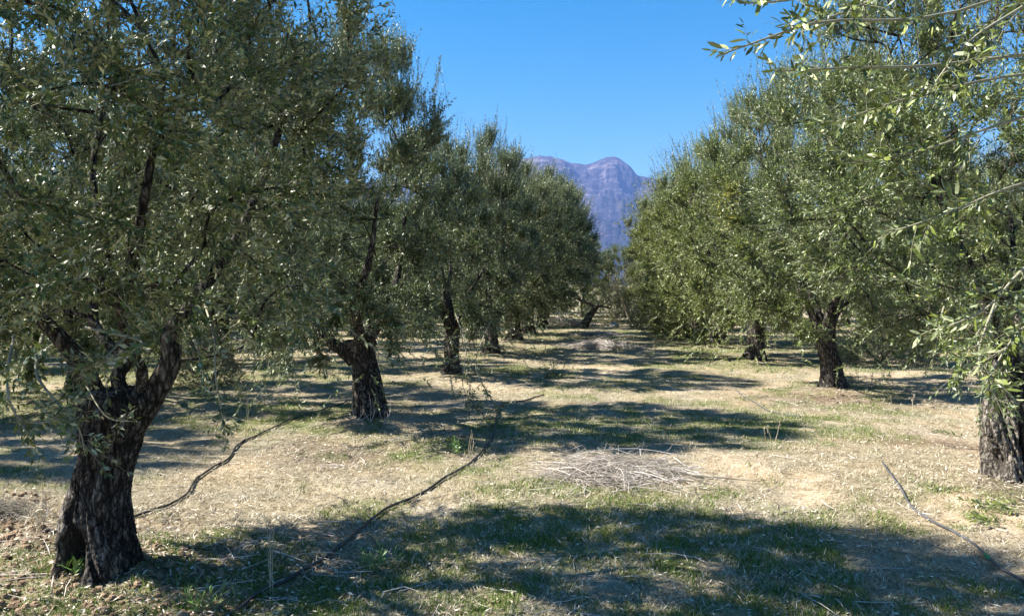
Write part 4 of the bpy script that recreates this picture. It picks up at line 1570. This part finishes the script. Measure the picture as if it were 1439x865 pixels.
def stump_twigs():
    """dry suckers leaning against the second trunk"""
    g = np.random.default_rng(3)
    b = BASES['L2']
    for k, (px, lab) in enumerate(((500, 'left of'), (520, 'in front of'), (540, 'right of'))):
        c = on_ground(G(px, 606))
        root = empty('dry_sucker', c, 'bare pale suckers sprouting %s the second trunk of the left row' % lab, 'suckers', 'dry suckers at the second trunk')
        for q in range(5):
            a = Acc()
            d = np.array([g.normal(0, .5), g.normal(-.1, .2), 1])
            L = g.uniform(.15, .36)
            p = smooth_path([[0, 0, 0], nrm(d) * L * .5 + g.normal(size=3) * .015, nrm(d) * L + g.normal(size=3) * .03], 7)
            tube(a, p, np.linspace(.004, .0015, 7), 5, 0, True)
            a.build('stalk', [CUT], root)


stump_twigs()


def leaning_tree():
    b = on_ground(G(822, 461))
    dep = (b - np.array([0, 0, CAMZ])) @ fwd
    root = empty('dead_tree', b, 'small bare tree leaning right with forked top at the far end of the lane', 'tree')

    def Q(px, py, dd=0):
        return P(px, py, dep + dd) - b
    a = Acc()
    tube(a, smooth_path([Q(820, 463), Q(826, 448), Q(833, 438), Q(838, 431)], 14), np.linspace(.17, .10, 14), 14, 0, True, .3, 4, crevice=0., bare=0.)
    a.build('trunk', [BARK], root)
    for path, r in (([(838, 433), (830, 427), (818, 423), (808, 418)], .07), ([(838, 433), (843, 430), (850, 431), (858, 433)], .06), ([(838, 433), (841, 426), (839, 421)], .05), ([(844, 430), (852, 425), (856, 419)], .035)):
        a = Acc()
        tube(a, smooth_path([Q(*p) for p in path], 10), np.linspace(r, r * .4, 10), 8, 0, True, .3, 4, crevice=0., bare=0.)
        a.build('branch', [BARK], root)


leaning_tree()


def far_bush(px, py, wid, hgt, n, mat, label, seed, sere=0.004, dd=0.0):
    g = np.random.default_rng(seed)
    c = G(px, py)
    c = on_ground(np.array([c[0], c[1] + dd, 0]))
    root = empty('shrub', c, label, 'shrub', 'shrubs along the far end of the lane')
    a = Acc()
    stems = Acc()
    for k in range(7):
        an = g.uniform(0, 6.28)
        tube(stems, smooth_path([[0, 0, -.05], [math.cos(an) * wid * .2, math.sin(an) * wid * .2, hgt * .4], [math.cos(an) * wid * .4, math.sin(an) * wid * .4, hgt * .8]], 7), np.linspace(.03, .008, 7), 6, 0, False)
    stems.build('stem', [TWIG], root)
    d = nrm(g.normal(size=(n, 3)))
    d[:, 2] = np.abs(d[:, 2])
    rad = crown_radius(d, seed, .4) * g.uniform(.25, 1, n) ** .5
    b = d * np.array([wid * .5, wid * .5, hgt * .85]) * rad[:, None]
    D = nrm(d + g.normal(size=(n, 3)) * .5 + np.array([0, 0, .5]))
    leaves(a, b, D, g.normal(size=(n, 3)) * .1, g.uniform(.15, .35, n), 8, .06, .02, 0, False, lambda p: np.full(p.shape[:-1], sere), 0., seed, stem_mat=1, segs=1, tri=True)
    a.build('foliage', [mat, SHOOT], root)


far_bush(915, 462, 1.7, 1.1, 900, LEAF_DRY, 'dry shrub dotted with yellow blossom beside the right row', 51, .22)
far_bush(890, 458, 2.6, 2.6, 1500, LEAF_DRY, 'tall pale dry shrub behind the boulder at the lane end', 52, .02, 1.5)
far_bush(862, 455, 2.6, 1.9, 1300, LEAF, 'dark green shrub filling the gap at the lane end', 53, .004, 2.0)
far_bush(297, 540, .9, 1.0, 420, LEAF_DRY, 'young reddish shrub beyond the lane left of the second trunk', 54, .05)
far_bush(1290, 520, 2.2, .9, 900, LEAF, 'low dark shrub behind the bent trunk of the right row', 55, .004, 2.0)
far_bush(945, 478, 1.4, .7, 600, LEAF_R, 'low green shrub under the far crowns of the right row', 56, .004, .5)

# ------------------------------------------------------------------ haze
def build_haze():
    m = bpy.data.materials.new('haze_air')
    m.use_nodes = True
    t = m.node_tree
    t.nodes.clear()
    out = t.nodes.new('ShaderNodeOutputMaterial')
    pv = t.nodes.new('ShaderNodeVolumePrincipled')
    pv.inputs['Color'].default_value = (0.24, 0.42, 1.0, 1)
    pv.inputs['Density'].default_value = 0.000068
    pv.inputs['Anisotropy'].default_value = 0.0
    t.links.new(pv.outputs[0], out.inputs['Volume'])
    a = Acc()
    x, z0, z1 = 14400, -60, 1420
    V = [(sx * x, sy * x, z) for z in (z0, z1) for sx, sy in ((-1, -1), (1, -1), (1, 1), (-1, 1))]
    F = [[0, 3, 2, 1], [4, 5, 6, 7], [0, 1, 5, 4], [1, 2, 6, 5], [2, 3, 7, 6], [3, 0, 4, 7]]
    a.add(V, F, 0, False)
    tag(a.build('haze', [m]), 'thin blue air haze veiling the mountain', 'haze', kind='stuff')


build_haze()
tris = sum(sum(len(p.vertices) - 2 for p in m.polygons) for m in bpy.data.meshes if m.users and len(m.polygons) < 2000) + sum(int(len(m.loops) - 2 * len(m.polygons)) for m in bpy.data.meshes if len(m.polygons) >= 2000)
print('TRIANGLES', tris, 'OBJECTS', len(bpy.data.objects))
